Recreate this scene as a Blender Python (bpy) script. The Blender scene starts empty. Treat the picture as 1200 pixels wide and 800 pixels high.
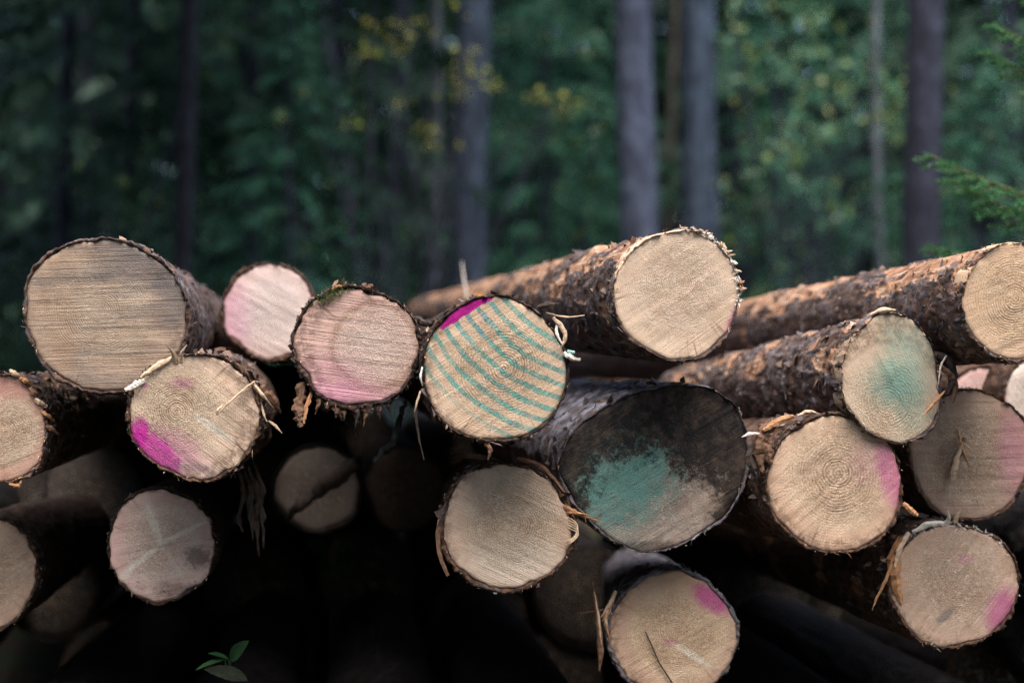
import bpy, math, random
import numpy as np
from mathutils import Vector, Matrix

R = math.radians
random.seed(7)
RNG = np.random.default_rng(11)

# ------------------------------------------------------------------ camera, sky, sun, exposure
scene = bpy.context.scene
COL = scene.collection
FPX = 1200 * 50.0 / 36.0            # focal length in pixels of the 1200 px wide photograph
CAM = Vector((0.0, 0.0, 1.30))

cam_data = bpy.data.cameras.new("camera")
cam_data.lens = 50
cam_data.sensor_width = 36
cam_data.clip_start = 0.05
cam_data.clip_end = 1000
cam_data.dof.use_dof = True
cam_data.dof.focus_distance = 2.83
cam_data.dof.aperture_fstop = 1.35
cam = bpy.data.objects.new("camera", cam_data)
cam.location = CAM
cam.rotation_euler = (R(90), 0, 0)
COL.objects.link(cam)
scene.camera = cam

SUN_ELEV, SUN_AZ = 66.0, 168.0      # azimuth clockwise from +Y: behind the camera
world = bpy.data.worlds.new("World")
scene.world = world
world.use_nodes = True
wn = world.node_tree
sky = wn.nodes.new("ShaderNodeTexSky")
sky.sky_type = 'NISHITA'
sky.sun_disc = False
sky.sun_elevation = R(SUN_ELEV)
sky.sun_rotation = R(SUN_AZ)
sky.dust_density = 2.0
sky.ozone_density = 1.0
bg = wn.nodes["Background"]
wn.links.new(sky.outputs[0], bg.inputs[0])
bg.inputs[1].default_value = 0.10

sun_data = bpy.data.lights.new("sun", 'SUN')
sun_data.energy = 1.5
sun_data.angle = R(60)
sun_data.color = (1.0, 0.95, 0.90)
sun = bpy.data.objects.new("sun", sun_data)
sd = Vector((math.sin(R(SUN_AZ)) * math.cos(R(SUN_ELEV)), math.cos(R(SUN_AZ)) * math.cos(R(SUN_ELEV)), math.sin(R(SUN_ELEV))))
sun.rotation_euler = sd.to_track_quat('Z', 'Y').to_euler()
sun.location = (0, -10, 15)
COL.objects.link(sun)

vs = scene.view_settings
vs.view_transform = 'Standard'
vs.look = 'None'
vs.exposure = 2.65
vs.gamma = 1.0
vs.use_curve_mapping = False
scene.cycles.use_denoising = True
scene.cycles.denoising_prefilter = 'NONE'
scene.cycles.max_bounces = 4
scene.cycles.diffuse_bounces = 2
scene.cycles.adaptive_threshold = 0.02
scene.cycles.transparent_max_bounces = 4

# ------------------------------------------------------------------ helpers
def P(px, py, d):
    """point that the photograph shows at (px, py), d metres in front of the camera"""
    return Vector(((px - 600) / FPX * d, d, CAM.z + (400 - py) / FPX * d))

def _hash(ix, iy, iz):
    h = (ix.astype(np.uint32) * np.uint32(374761393) + iy.astype(np.uint32) * np.uint32(668265263)
         + iz.astype(np.uint32) * np.uint32(2246822519))
    h = (h ^ (h >> np.uint32(13))) * np.uint32(1274126177)
    h = h ^ (h >> np.uint32(16))
    return (h & np.uint32(0xFFFF)).astype(np.float64) / 32767.5 - 1.0

def vnoise(p):
    p = np.asarray(p, float)
    i = np.floor(p).astype(np.int64)
    f = p - i
    w = f * f * (3 - 2 * f)
    out = 0
    for dx in (0, 1):
        wx = w[:, 0] if dx else 1 - w[:, 0]
        for dy in (0, 1):
            wy = w[:, 1] if dy else 1 - w[:, 1]
            for dz in (0, 1):
                wz = w[:, 2] if dz else 1 - w[:, 2]
                out = out + wx * wy * wz * _hash(i[:, 0] + dx, i[:, 1] + dy, i[:, 2] + dz)
    return out

def fbm(p, octaves=3, gain=0.5):
    p = np.asarray(p, float)
    a, s, t = 1.0, 0, 0
    for k in range(octaves):
        s = s + a * vnoise(p + 17.3 * k)
        t += a
        p = p * 2.03
        a *= gain
    return s / t

def sstep(a, b, x):
    t = np.clip((x - a) / (b - a), 0, 1)
    return t * t * (3 - 2 * t)

def mesh_np(name, verts, faces, smooth=True, mat_idx=None, attrs=None, face_attrs=None):
    """faces: int array (M, k) or a list of such arrays"""
    if not isinstance(faces, (list, tuple)):
        faces = [faces]
    me = bpy.data.meshes.new(name)
    verts = np.asarray(verts, np.float32)
    me.vertices.add(len(verts))
    me.vertices.foreach_set("co", verts.ravel())
    tot = np.concatenate([np.full(len(f), f.shape[1], np.int32) for f in faces])
    loops = np.concatenate([f.astype(np.int32).ravel() for f in faces])
    start = np.concatenate([[0], np.cumsum(tot)[:-1]]).astype(np.int32)
    me.loops.add(len(loops))
    me.loops.foreach_set("vertex_index", loops)
    me.polygons.add(len(tot))
    me.polygons.foreach_set("loop_start", start)
    me.polygons.foreach_set("loop_total", tot)
    me.polygons.foreach_set("use_smooth", np.full(len(tot), smooth))
    if mat_idx is not None:
        me.polygons.foreach_set("material_index", mat_idx.astype(np.int32))
    for k, v in (attrs or {}).items():
        a = me.attributes.new(k, 'FLOAT', 'POINT')
        a.data.foreach_set("value", np.asarray(v, np.float32))
    for k, v in (face_attrs or {}).items():
        a = me.attributes.new(k, 'FLOAT', 'FACE')
        a.data.foreach_set("value", np.asarray(v, np.float32))
    me.update(calc_edges=True)
    return me

def obj(name, me, mats, parent=None):
    o = bpy.data.objects.new(name, me)
    COL.objects.link(o)
    if parent is not None:
        o.parent = parent
    if me is not None and mats is not None:
        for m in (mats if isinstance(mats, (list, tuple)) else [mats]):
            me.materials.append(m)
    return o

def tag(o, label=None, cat=None, group=None, kind=None):
    if label: o["label"] = label
    if cat: o["category"] = cat
    if group: o["group"] = group
    if kind: o["kind"] = kind
    return o

def empty(name, loc=(0, 0, 0)):
    o = bpy.data.objects.new(name, None)
    o.empty_display_size = 0.1
    COL.objects.link(o)
    o.location = loc
    return o

def grid_faces(nu, nv, wrap=True):
    """nv rows of nu verts, wrapped along u"""
    i = np.arange(nu if wrap else nu - 1)
    j = np.arange(nv - 1)
    I, J = np.meshgrid(i, j)
    a = J * nu + I
    b = J * nu + (I + 1) % nu
    return np.stack([a, b, b + nu, a + nu], -1).reshape(-1, 4)

# ------------------------------------------------------------------ node shorthand
class NT:
    count = 0
    def __init__(self, name):
        NT.count += 1
        self.off = (3.17 + 1.371 * NT.count, 7.73 + 0.917 * NT.count, 1.39 + 0.533 * NT.count)
        self.m = bpy.data.materials.new(name)
        self.m.use_nodes = True
        self.t = self.m.node_tree
        self.b = self.t.nodes["Principled BSDF"]
        self.b.inputs["Specular IOR Level"].default_value = 0.2
        self.tc = self.t.nodes.new("ShaderNodeTexCoord").outputs["Object"]
    def new(self, typ, **kw):
        n = self.t.nodes.new(typ)
        for k, v in kw.items():
            setattr(n, k, v)
        return n
    def put(self, sock, v):
        if isinstance(v, bpy.types.NodeSocket):
            self.t.links.new(v, sock)
        elif v is not None:
            if isinstance(v, (tuple, list)) and len(v) == 3 and sock.type == 'RGBA':
                v = tuple(v) + (1,)
            sock.default_value = v
    def math(self, op, a, b=None, c=None, clamp=False):
        n = self.new("ShaderNodeMath", operation=op, use_clamp=clamp)
        self.put(n.inputs[0], a); self.put(n.inputs[1], b); self.put(n.inputs[2], c)
        return n.outputs[0]
    def vmath(self, op, a, b=None, out=0):
        n = self.new("ShaderNodeVectorMath", operation=op)
        self.put(n.inputs[0], a); self.put(n.inputs[1], b)
        return n.outputs[out]
    def mapping(self, v, loc=(0, 0, 0), rot=(0, 0, 0), scale=(1, 1, 1)):
        n = self.new("ShaderNodeMapping")
        self.put(n.inputs[0], v)
        n.inputs[1].default_value = loc; n.inputs[2].default_value = rot; n.inputs[3].default_value = scale
        return n.outputs[0]
    def noise(self, v, scale, detail=3, rough=0.55, dist=0.0):
        n = self.new("ShaderNodeTexNoise")
        self.put(n.inputs["Vector"], self.vmath('ADD', v, self.off))
        n.inputs["Scale"].default_value = scale
        n.inputs["Detail"].default_value = detail
        n.inputs["Roughness"].default_value = rough
        n.inputs["Distortion"].default_value = dist
        return n.outputs["Fac"]
    def voronoi(self, v, scale, feature='F1', out="Distance"):
        n = self.new("ShaderNodeTexVoronoi", feature=feature)
        self.put(n.inputs["Vector"], v)
        n.inputs["Scale"].default_value = scale
        return n.outputs[out]
    def mrange(self, v, a, b, c=0.0, d=1.0, smooth=True):
        n = self.new("ShaderNodeMapRange")
        n.interpolation_type = 'SMOOTHSTEP' if smooth else 'LINEAR'
        self.put(n.inputs[0], v)
        for k, x in zip((1, 2, 3, 4), (a, b, c, d)):
            self.put(n.inputs[k], x)
        return n.outputs[0]
    def mix(self, f, a, b, blend='MIX'):
        n = self.new("ShaderNodeMix", data_type='RGBA', blend_type=blend)
        self.put(n.inputs[0], f); self.put(n.inputs[6], a); self.put(n.inputs[7], b)
        return n.outputs[2]
    def attr(self, name):
        n = self.new("ShaderNodeAttribute", attribute_name=name)
        return n.outputs["Fac"]
    def bump(self, h, strength=0.5, dist=0.002, normal=None):
        n = self.new("ShaderNodeBump")
        n.inputs["Strength"].default_value = strength
        n.inputs["Distance"].default_value = dist
        self.put(n.inputs["Height"], h)
        if normal is not None: self.put(n.inputs["Normal"], normal)
        return n.outputs[0]
    def done(self, col, rough=0.85, normal=None):
        self.put(self.b.inputs["Base Color"], col)
        self.put(self.b.inputs["Roughness"], rough)
        if normal is not None: self.put(self.b.inputs["Normal"], normal)
        return self.m

def bark_material(name, outer, outer2, inner, lichen, lichen_amt=0.5):
    n = NT(name)
    v = n.tc
    st = n.attr("strip")
    pl = n.attr("plate")
    n1 = n.noise(v, 9, 4, 0.6)
    n2 = n.noise(n.mapping(v, scale=(1, 1, 0.55)), 70, 4, 0.65)
    n3 = n.noise(v, 26, 5, 0.7)
    base = n.mix(n.mrange(n1, 0.35, 0.65), outer, outer2)
    base = n.mix(n.mrange(pl, -0.2, 0.9), n.mix(1.0, base, (0.32, 0.29, 0.29), 'MULTIPLY'), base)
    base = n.mix(n.math('MULTIPLY', n.mrange(n3, 0.55 , 0.72), lichen_amt), base, lichen)
    base = n.mix(n.mrange(n2, 0.35, 0.7, 0.0, 0.55), base, n.mix(0.5, base, inner))
    inn = n.mix(n.mrange(n3, 0.35, 0.62), inner, (inner[0] * 0.40, inner[1] * 0.33, inner[2] * 0.30))
    inn = n.mix(n.mrange(n.noise(v, 45, 4, 0.7), 0.52, 0.62, 0, 0.75), inn, n.mix(0.3, base, inner))
    inn = n.mix(n.mrange(n.noise(n.mapping(v, scale=(1, 1, 0.12)), 90, 3), 0.5, 0.7, 0, 0.75), inn, (0.62, 0.45, 0.33))
    edge = n.math('ADD', st, n.math('MULTIPLY', n.math('SUBTRACT', n2, 0.5), 0.9))
    col = n.mix(n.mrange(edge, 0.4, 0.62), base, inn)
    h = n.math('ADD', n.math('MULTIPLY', n2, 0.7), n.noise(v, 240, 3, 0.7))
    return n.done(col, 0.9, n.bump(h, 0.8, 0.004))

BARK_GREY = bark_material("bark_grey", (0.135, 0.125, 0.140), (0.050, 0.043, 0.048), (0.50, 0.28, 0.165), (0.38, 0.39, 0.41), 0.75)
BARK_BROWN = bark_material("bark_brown", (0.075, 0.055, 0.05), (0.04, 0.03, 0.028), (0.45, 0.22, 0.11), (0.22, 0.21, 0.20), 0.4)
BARK_DARK = bark_material("bark_dark", (0.045, 0.038, 0.037), (0.025, 0.021, 0.02), (0.24, 0.12, 0.07), (0.14, 0.14, 0.14), 0.4)
BARK_SHADE = bark_material("bark_gap_shade", (0.022, 0.019, 0.019), (0.013, 0.011, 0.011), (0.05, 0.03, 0.02), (0.04, 0.04, 0.04), 0.3)  # bark darkened to imitate the shade inside the gaps
BARK_SILVER = bark_material("bark_silver", (0.40, 0.42, 0.50), (0.20, 0.21, 0.26), (0.34, 0.2, 0.13), (0.42, 0.44, 0.48), 0.7)

def plain(name, c1, c2, scale=60, rough=0.85, stretch=(1, 1, 1)):
    n = NT(name)
    f = n.noise(n.mapping(n.tc, scale=stretch), scale, 4, 0.65)
    return n.done(n.mix(n.mrange(f, 0.3, 0.7), c1, c2), rough, n.bump(f, 0.5, 0.002))

SPLINT_PALE = plain("splinter_pale", (0.62, 0.47, 0.33), (0.45, 0.30, 0.19), 120)
SPLINT_WHITE = plain("splinter_white", (0.75, 0.70, 0.62), (0.55, 0.46, 0.38), 120)
SPLINT_ORANGE = plain("splinter_orange", (0.45, 0.24, 0.12), (0.28, 0.13, 0.06), 120)
SPLINT_BROWN = plain("splinter_brown", (0.20, 0.11, 0.065), (0.08, 0.045, 0.03), 90)
SPLINT_DARK = plain("splinter_dark", (0.07, 0.05, 0.04), (0.03, 0.022, 0.02), 90)
SPLINT_TEAL = plain("splinter_teal", (0.12, 0.42, 0.38), (0.4, 0.5, 0.42), 120)
MOSS = plain("moss", (0.09, 0.13, 0.03), (0.045, 0.07, 0.018), 300)

# ------------------------------------------------------------------ cut faces
def face_material(name, rad, pith=(0, 0), heart=(0.52, 0.40, 0.27), sap=(0.42, 0.29, 0.19), zone=0.72, zone_amt=0.6,
                  ring=0.25, ring_gap=0.0045, saw_ang=-30, saw=0.3, grain=0.6, grey=0.0, grey_col=(0.16, 0.14, 0.13),
                  paints=(), stripes=None, mould=None, specks=0.2, rough_centre=0.6, dark=1.0, arc=0.0):
    grain = min(1.0, grain * 1.5)
    rough_centre = min(1.0, rough_centre * 1.5)
    saw_col = saw if saw > 0.55 else saw * 0.6
    ring = ring * 1.7
    n = NT(name)
    v = n.tc
    xyz = n.new("ShaderNodeSeparateXYZ"); n.put(xyz.inputs[0], v)
    X, Y = xyz.outputs[0], xyz.outputs[1]
    wob = n.noise(v, 14, 3, 0.5)
    dx = n.math('SUBTRACT', X, pith[0]); dy = n.math('SUBTRACT', Y, pith[1])
    r = n.math('SQRT', n.math('ADD', n.math('MULTIPLY', dx, dx), n.math('MULTIPLY', dy, dy)))
    rd = n.math('ADD', r, n.math('MULTIPLY', n.math('SUBTRACT', wob, 0.5), 0.016))
    rq = n.math('ADD', rd, n.math('MULTIPLY', n.math('SUBTRACT', n.noise(n.mapping(v, loc=(3, 1, 0)), 3, 2), 0.5), 0.012))
    rn = n.math('DIVIDE', rd, rad)
    # heartwood paler and rougher, sapwood a smoother, redder band
    z = n.mrange(rn, zone - 0.10, zone + 0.10, 0, zone_amt)
    col = n.mix(z, heart, sap)
    if arc:
        band = n.math('MULTIPLY', n.mrange(rn, zone - 0.10, zone, 0, 1), n.mrange(rn, zone, zone + 0.10, 1, 0))
        col = n.mix(n.math('MULTIPLY', band, arc), col, (0.25, 0.14, 0.08))
    # annual rings
    wl = n.math('MULTIPLY', n.math('SINE', n.math('MULTIPLY', rq, 2 * math.pi / ring_gap)), 0.5)
    wl = n.math('ADD', wl, 0.5)
    wl2 = n.math('ADD', n.math('MULTIPLY', n.math('SINE', n.math('MULTIPLY', rd, 2 * math.pi / (ring_gap * 3.7))), 0.5), 0.5)
    rings = n.math('MULTIPLY', n.math('POWER', wl, 2.0), n.math('ADD', n.math('MULTIPLY', wl2, 0.6), 0.4))
    fade = n.mrange(n.noise(v, 16, 3), 0.35, 0.65, 0.25, 1.0)
    fade = n.math('MULTIPLY', fade, n.mrange(rn, 0.15, 0.85, 1.6, 0.3))
    col = n.mix(n.math('MULTIPLY', n.math('MULTIPLY', rings, fade), ring), col, (0.22, 0.12, 0.06))
    # saw marks
    sv = n.mapping(v, rot=(0, 0, R(-saw_ang)))
    s1 = n.noise(n.mapping(sv, scale=(3.0, 150, 1)), 1.0, 3, 0.7)
    s2 = n.noise(n.mapping(sv, scale=(9.0, 420, 1)), 1.0, 2, 0.6)
    sw = n.math('ADD', n.math('MULTIPLY', s1, 0.6), n.math('MULTIPLY', s2, 0.4))
    col = n.mix(n.mrange(sw, 0.50, 0.72, 0, saw_col), col, n.mix(1.0, col, (0.38, 0.33, 0.30), 'MULTIPLY'))
    col = n.mix(n.mrange(sw, 0.48, 0.28, 0, saw_col * 0.6), col, (0.70, 0.60, 0.48))
    # blotches and grey weathering
    bl = n.noise(v, 17, 4, 0.6)
    col = n.mix(n.mrange(bl, 0.4, 0.7, 0, 0.35), col, n.mix(1.0, col, (0.68, 0.58, 0.50), 'MULTIPLY'))
    if grey:
        g = n.noise(n.mapping(sv, scale=(6, 24, 1)), 1.0, 4, 0.65)
        col = n.mix(n.mrange(g, 0.42, 0.68, 0, grey), col, grey_col)
    # torn fibre grain
    gr = n.noise(v, 330, 3, 0.75)
    gr2 = n.noise(v, 120, 4, 0.7)
    rc = n.mrange(rn, 0.35, 0.95, rough_centre, 0.12)
    gm = n.math('MULTIPLY', n.mrange(gr, 0.35, 0.75, 0, grain), rc)
    col = n.mix(gm, col, n.mix(1.0, col, (0.45, 0.36, 0.27), 'MULTIPLY'))
    col = n.mix(n.math('MULTIPLY', n.mrange(gr2, 0.52, 0.70, 0, 0.6), rc), col, (0.70, 0.60, 0.47))
    gr3 = n.noise(v, 190, 3, 0.7)
    col = n.mix(n.math('MULTIPLY', n.mrange(gr3, 0.54, 0.68, 0, 0.55), rc), col, n.mix(1.0, col, (0.5, 0.42, 0.34), 'MULTIPLY'))
    # drying checks that run out from the pith
    ang = n.math('ARCTAN2', dy, dx)
    cv = n.new("ShaderNodeCombineXYZ")
    n.put(cv.inputs[0], n.math('MULTIPLY', ang, 22.0)); n.put(cv.inputs[1], n.math('MULTIPLY', r, 10.0))
    ck = n.noise(cv.outputs[0], 1.0, 3, 0.6)
    col = n.mix(n.math('MULTIPLY', n.mrange(ck, 0.59, 0.70), n.mrange(rn, 0.45, 1.0, 0, 0.65)), col, (0.16, 0.09, 0.055))
    if specks:
        sp = n.noise(v, 75, 3, 0.7)
        low = n.mrange(Y, rad * 0.2, -rad, 0.0, 1.0)
        spm = n.math('MULTIPLY', n.mrange(sp, 0.60, 0.70), n.math('MULTIPLY', low, specks))
        col = n.mix(spm, col, (0.025, 0.02, 0.016))
        rim = n.math('MULTIPLY', n.mrange(rn, 0.86, 1.02), 0.55)
        col = n.mix(n.math('MULTIPLY', rim, n.mrange(sp, 0.35, 0.6)), col, (0.09, 0.05, 0.03))
    if mould:
        # soot-black mould that spreads from one side of the face
        mn = n.math('ADD', n.math('MULTIPLY', n.noise(v, 11, 5, 0.68), 1.0), n.math('MULTIPLY', n.noise(v, 60, 4, 0.75), 0.9))
        mo = mould
        ex = n.math('DIVIDE', n.math('SUBTRACT', X, mo["x"]), mo["rx"]); ey = n.math('DIVIDE', n.math('SUBTRACT', Y, mo["y"]), mo["ry"])
        md = n.math('SQRT', n.math('ADD', n.math('MULTIPLY', ex, ex), n.math('MULTIPLY', ey, ey)))
        md = n.math('ADD', md, n.math('MULTIPLY', n.math('SUBTRACT', mn, 0.95), 1.2))
        md = n.math('ADD', md, n.math('MULTIPLY', n.math('SUBTRACT', gr3, 0.5), 0.5))
        mk = n.mrange(md, 0.70, 1.12)
        blk = n.mix(n.mrange(n.noise(v, 38, 5, 0.75), 0.42, 0.70), (0.007, 0.006, 0.007), (0.070, 0.048, 0.033))
        blk = n.mix(n.mrange(gr3, 0.5, 0.7, 0, 0.4), blk, (0.05, 0.045, 0.042))
    for p in paints:
        u = n.mapping(n.vmath('SUBTRACT', v, (p["x"], p["y"], 0)), rot=(0, 0, -p["a"]))
        sx = n.new("ShaderNodeSeparateXYZ"); n.put(sx.inputs[0], u)
        a = n.math('DIVIDE', sx.outputs[0], p["rx"]); b = n.math('DIVIDE', sx.outputs[1], p["ry"])
        d = n.math('SQRT', n.math('ADD', n.math('MULTIPLY', a, a), n.math('MULTIPLY', b, b)))
        nz = n.math('ADD', n.noise(v, p.get("ns", 45), 4, 0.65), n.math('ADD', n.math('MULTIPLY', n.math('SUBTRACT', sw, 0.5), 0.6), n.math('MULTIPLY', n.math('SUBTRACT', gr3, 0.5), 0.7)))
        d = n.math('ADD', d, n.math('MULTIPLY', n.math('SUBTRACT', nz, 0.5), p.get("na", 0.9)))
        s = p.get("soft", 0.4)
        mk2 = n.math('MULTIPLY', n.mrange(d, 1 + s, 1 - s), p.get("k", 0.8))
        mk2 = n.math('MULTIPLY', mk2, n.mrange(gr, 0.25, 0.75, 1.0, p.get("hold", 0.6)))
        pc = n.mix(n.mrange(gr2, 0.4, 0.7), p["c"], tuple(0.72 * t for t in p["c"]))
        col = n.mix(mk2, col, pc)
    if mould:
        col = n.mix(n.math('MULTIPLY', mk, 0.96), col, blk)
    if stripes:
        u = n.mapping(n.vmath('SUBTRACT', v, (stripes["x"], stripes["y"], 0)), rot=(0, 0, -stripes["a"]))
        sx = n.new("ShaderNodeSeparateXYZ"); n.put(sx.inputs[0], u)
        U, V = sx.outputs[0], sx.outputs[1]
        bend = n.math('MULTIPLY', n.math('MULTIPLY', U, U), stripes["bend"])
        vv = n.math('ADD', n.math('ADD', V, bend), n.math('MULTIPLY', n.math('SUBTRACT', n.noise(v, 16, 2), 0.5), 0.010))
        vv = n.math('ADD', vv, n.math('MULTIPLY', n.math('SUBTRACT', n.noise(n.mapping(u, scale=(220, 20, 1)), 1.0, 2), 0.5), 0.006))
        wv = n.math('SINE', n.math('MULTIPLY', vv, 2 * math.pi / stripes["gap"]))
        keep = n.math('MULTIPLY', n.mrange(n.math('ADD', wv, n.math('MULTIPLY', n.math('SUBTRACT', gr3, 0.5), 0.7)), 0.16, 0.48), n.mrange(n.noise(v, 13, 2), 0.28, 0.45, 0.6, 1.0))
        keep = n.math('MULTIPLY', keep, n.mrange(V, stripes["v0"], stripes["v0"] + 0.025))
        keep = n.math('MULTIPLY', keep, n.mrange(U, stripes["u1"], stripes["u1"] - 0.05))
        comb = n.noise(n.mapping(u, scale=(330, 12, 1)), 1.0, 2, 0.6)
        keep = n.math('MULTIPLY', keep, n.mrange(comb, 0.36, 0.56, 0.55, 1.0))
        keep = n.math('MULTIPLY', keep, n.mrange(gr, 0.3, 0.7, 1.0, 0.65))
        teal = n.mix(n.mrange(n.noise(v, 21, 3), 0.4, 0.65), (0.004, 0.22, 0.20), (0.02, 0.34, 0.29))
        bx, by = stripes["bx"], stripes["by"]
        dd = n.vmath('LENGTH', n.vmath('SUBTRACT', v, (bx, by, 0)), out=1)
        near = n.math('MULTIPLY', n.mrange(dd, 0.06, 0.015), n.mrange(n.noise(v, 60, 3), 0.4, 0.6))
        teal = n.mix(n.math('MULTIPLY', near, 0.6), teal, (0.03, 0.17, 0.32))
        col = n.mix(n.math('MULTIPLY', keep, 0.92), col, teal)
        for p in stripes["solid"]:
            u = n.mapping(n.vmath('SUBTRACT', v, (p["x"], p["y"], 0)), rot=(0, 0, -p["a"]))
            sx = n.new("ShaderNodeSeparateXYZ"); n.put(sx.inputs[0], u)
            a = n.math('DIVIDE', sx.outputs[0], p["rx"]); b = n.math('DIVIDE', sx.outputs[1], p["ry"])
            d = n.math('MAXIMUM', n.math('ABSOLUTE', a), n.math('ABSOLUTE', b))
            d = n.math('ADD', d, n.math('MULTIPLY', n.math('SUBTRACT', n.noise(v, 70, 4, 0.7), 0.5), 0.6))
            col = n.mix(n.mrange(d, 1.05, 0.95), col, n.mix(n.mrange(gr2, 0.4, 0.7), p["c"], tuple(0.6 * t for t in p["c"])))
    if dark != 1.0:
        col = n.mix(1.0, col, (dark, dark, dark), 'MULTIPLY')
    hgt = n.math('ADD', n.math('MULTIPLY', n.math('ADD', gr, n.math('MULTIPLY', gr2, 0.8)), n.math('ADD', rc, 0.1)),
                 n.math('ADD', n.math('MULTIPLY', sw, 1.4 * saw + 0.25), n.math('MULTIPLY', n.math('MULTIPLY', rings, fade), ring * -0.45)))
    return n.done(col, 0.82, n.bump(hgt, 1.0, 0.0040))

MAG = (0.42, 0.015, 0.22)
PINK = (0.55, 0.16, 0.36)
TEAL = (0.07, 0.27, 0.23)
STREAK = (0.72, 0.66, 0.55)

VP = (390, 430)

class Log:
    """one log: an Empty on the cut face's centre, bark / cut_face / fibres parented to it"""
    def __init__(self, label, outline, depth, vp=None, length=4.8, taper=0.22, bark=BARK_GREY, strip=0.0, seed=0,
                 bark_t=0.008, K=200, fine=True, fibres=140, fibre_mat=SPLINT_BROWN, knots=4, bumpy=1.0, rear_drop=0.0,
                 strip_dir=None, tilt=(0, 0), group="logs of the timber stack", **fm):
        self.depth = depth
        if len(outline) in (4, 5) and not isinstance(outline[0], tuple):
            cx, cy, rx, ry = outline[:4]
            irr = outline[4] * 1.6 if len(outline) == 5 else 0.034
            th = np.linspace(0, 2 * math.pi, 96, endpoint=False)
            k = 1 + irr * (np.sin(2 * th + seed) * 0.5 + np.sin(3 * th + seed * 2.3) * 0.6 + np.sin(5 * th + seed * 1.7) * 0.35)
            pix = [(cx + rx * k[i] * math.cos(t), cy - ry * k[i] * math.sin(t)) for i, t in enumerate(th)]
        else:
            pix = list(outline)
            cx = 0.5 * (min(p[0] for p in pix) + max(p[0] for p in pix))
            cy = 0.5 * (min(p[1] for p in pix) + max(p[1] for p in pix))
        self.C = P(cx, cy, depth)
        vx, vy = vp or VP
        a = Vector(((vx - 600) / FPX, 1, (400 - vy) / FPX)).normalized()
        a = (a * length + Vector((0, 0, -rear_drop))).normalized()
        n_ = -a
        u_ = Vector((0, 0, 1)).cross(n_).normalized()
        v_ = n_.cross(u_).normalized()
        self.M = Matrix((( u_.x, v_.x, n_.x, self.C.x), (u_.y, v_.y, n_.y, self.C.y), (u_.z, v_.z, n_.z, self.C.z), (0, 0, 0, 1)))
        self.Mi = self.M.inverted()
        self.n = n_
        e = empty("log")
        e.matrix_world = self.M
        tag(e, label, "log", group)
        self.e = e
        loc = [self.px(*p) for p in pix]
        la = np.array([math.atan2(p.y, p.x) for p in loc]); lr = np.array([math.hypot(p.x, p.y) for p in loc])
        o = np.argsort(la); la, lr = la[o], lr[o]
        th = np.linspace(-math.pi, math.pi, K, endpoint=False)
        Rt = np.interp(th, np.concatenate([la - 2 * math.pi, la, la + 2 * math.pi]), np.tile(lr, 3))
        for _ in range(2):
            Rt = (np.roll(Rt, 1) + 2 * Rt + np.roll(Rt, -1)) / 4
        self.rad = float(Rt.mean())
        self.th, self.Rt = th, Rt
        sd_ = np.array([seed * 3.71, seed * 1.37, seed * 5.13])
        ct, st_ = np.cos(th), np.sin(th)
        # ---- cut face
        nz1 = vnoise(np.stack([ct * 4, st_ * 4, np.zeros(K)], 1) + sd_) * 1.3 + 0.7 * vnoise(np.stack([ct * 12, st_ * 12, np.zeros(K)], 1) + sd_)
        Rw = Rt - bark_t * (1.0 + 0.55 * nz1)
        fr = np.linspace(0, 1, 26 if fine else 8)[1:]
        vv = [np.array([[0, 0, float(0.0022 * fbm(np.zeros((1, 3)) + sd_, 3)[0] + 0.0011 * fbm(np.zeros((1, 3)) + sd_, 2)[0])]])]
        sa = R(fm.get("saw_ang", -30))
        for f in fr:
            x, y = ct * Rw * f, st_ * Rw * f
            across = -x * math.sin(sa) + y * math.cos(sa)
            along = x * math.cos(sa) + y * math.sin(sa)
            z = 0.0011 * fbm(np.stack([along * 6, across * 90, np.zeros(K)], 1) + sd_, 2) + 0.0022 * fbm(np.stack([x * 22, y * 22, np.zeros(K)], 1) + sd_, 3)
            if f > 0.97: z = z - 0.0015
            vv.append(np.stack([x, y, z], 1))
        vv.append(np.stack([ct * Rw, st_ * Rw, np.full(K, -0.05)], 1))
        V = np.concatenate(vv)
        q = grid_faces(K, len(fr) + 1)[:, ::-1] + 1
        i = np.arange(K)
        tri = np.stack([np.zeros(K, int), 1 + i, 1 + (i + 1) % K], 1)
        self.face_mat = face_material("cut_wood", self.rad, **self.conv(fm))
        obj("cut_face", mesh_np("cut_face", V, [tri, q]), self.face_mat, e)
        # ---- bark
        s = np.concatenate([np.arange(0.004, 0.55, 0.0085 if fine else 0.03), np.geomspace(0.56, length, 55 if fine else 24)])
        S, T = np.meshgrid(s, np.arange(K), indexing='ij')
        c, si = ct[T], st_[T]
        Rm = Rt[T] + (self.rad - Rt[T]) * sstep(0.1, 2.0, S) * 0.7
        Rm = Rm * (1 - taper * S / length)
        q3 = np.stack([(c * self.rad).ravel(), (si * self.rad).ravel(), S.ravel()], 1)
        lowf = fbm(q3 * np.array([7, 7, 3.0]) + sd_, 3)
        pl = fbm(q3 * np.array([48, 48, 30.0]) + sd_, 3)
        pl = np.clip(pl * 2.2, -1, 1)
        fn = fbm(q3 * np.array([130, 130, 80.0]) + sd_, 2)
        msk = np.zeros(len(q3))
        if strip > 0:
            stn = fbm(q3 * np.array([8, 8, 5.5]) + sd_ + 40, 5, 0.78) * 1.35
            if strip_dir is not None:
                stn = stn + 0.5 * np.cos(T.ravel() * 2 * math.pi / K - math.pi - R(strip_dir)) - 0.35
            thr = 0.55 - strip
            msk = sstep(thr - 0.05, thr + 0.09, stn)
        disp = bumpy * (0.0055 * lowf + (0.0030 * pl + 0.0014 * fn) * (1 - 0.75 * msk)) - 0.005 * msk
        rr = np.random.default_rng(seed + 5)
        tt = th[T].ravel(); ss = S.ravel()
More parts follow.
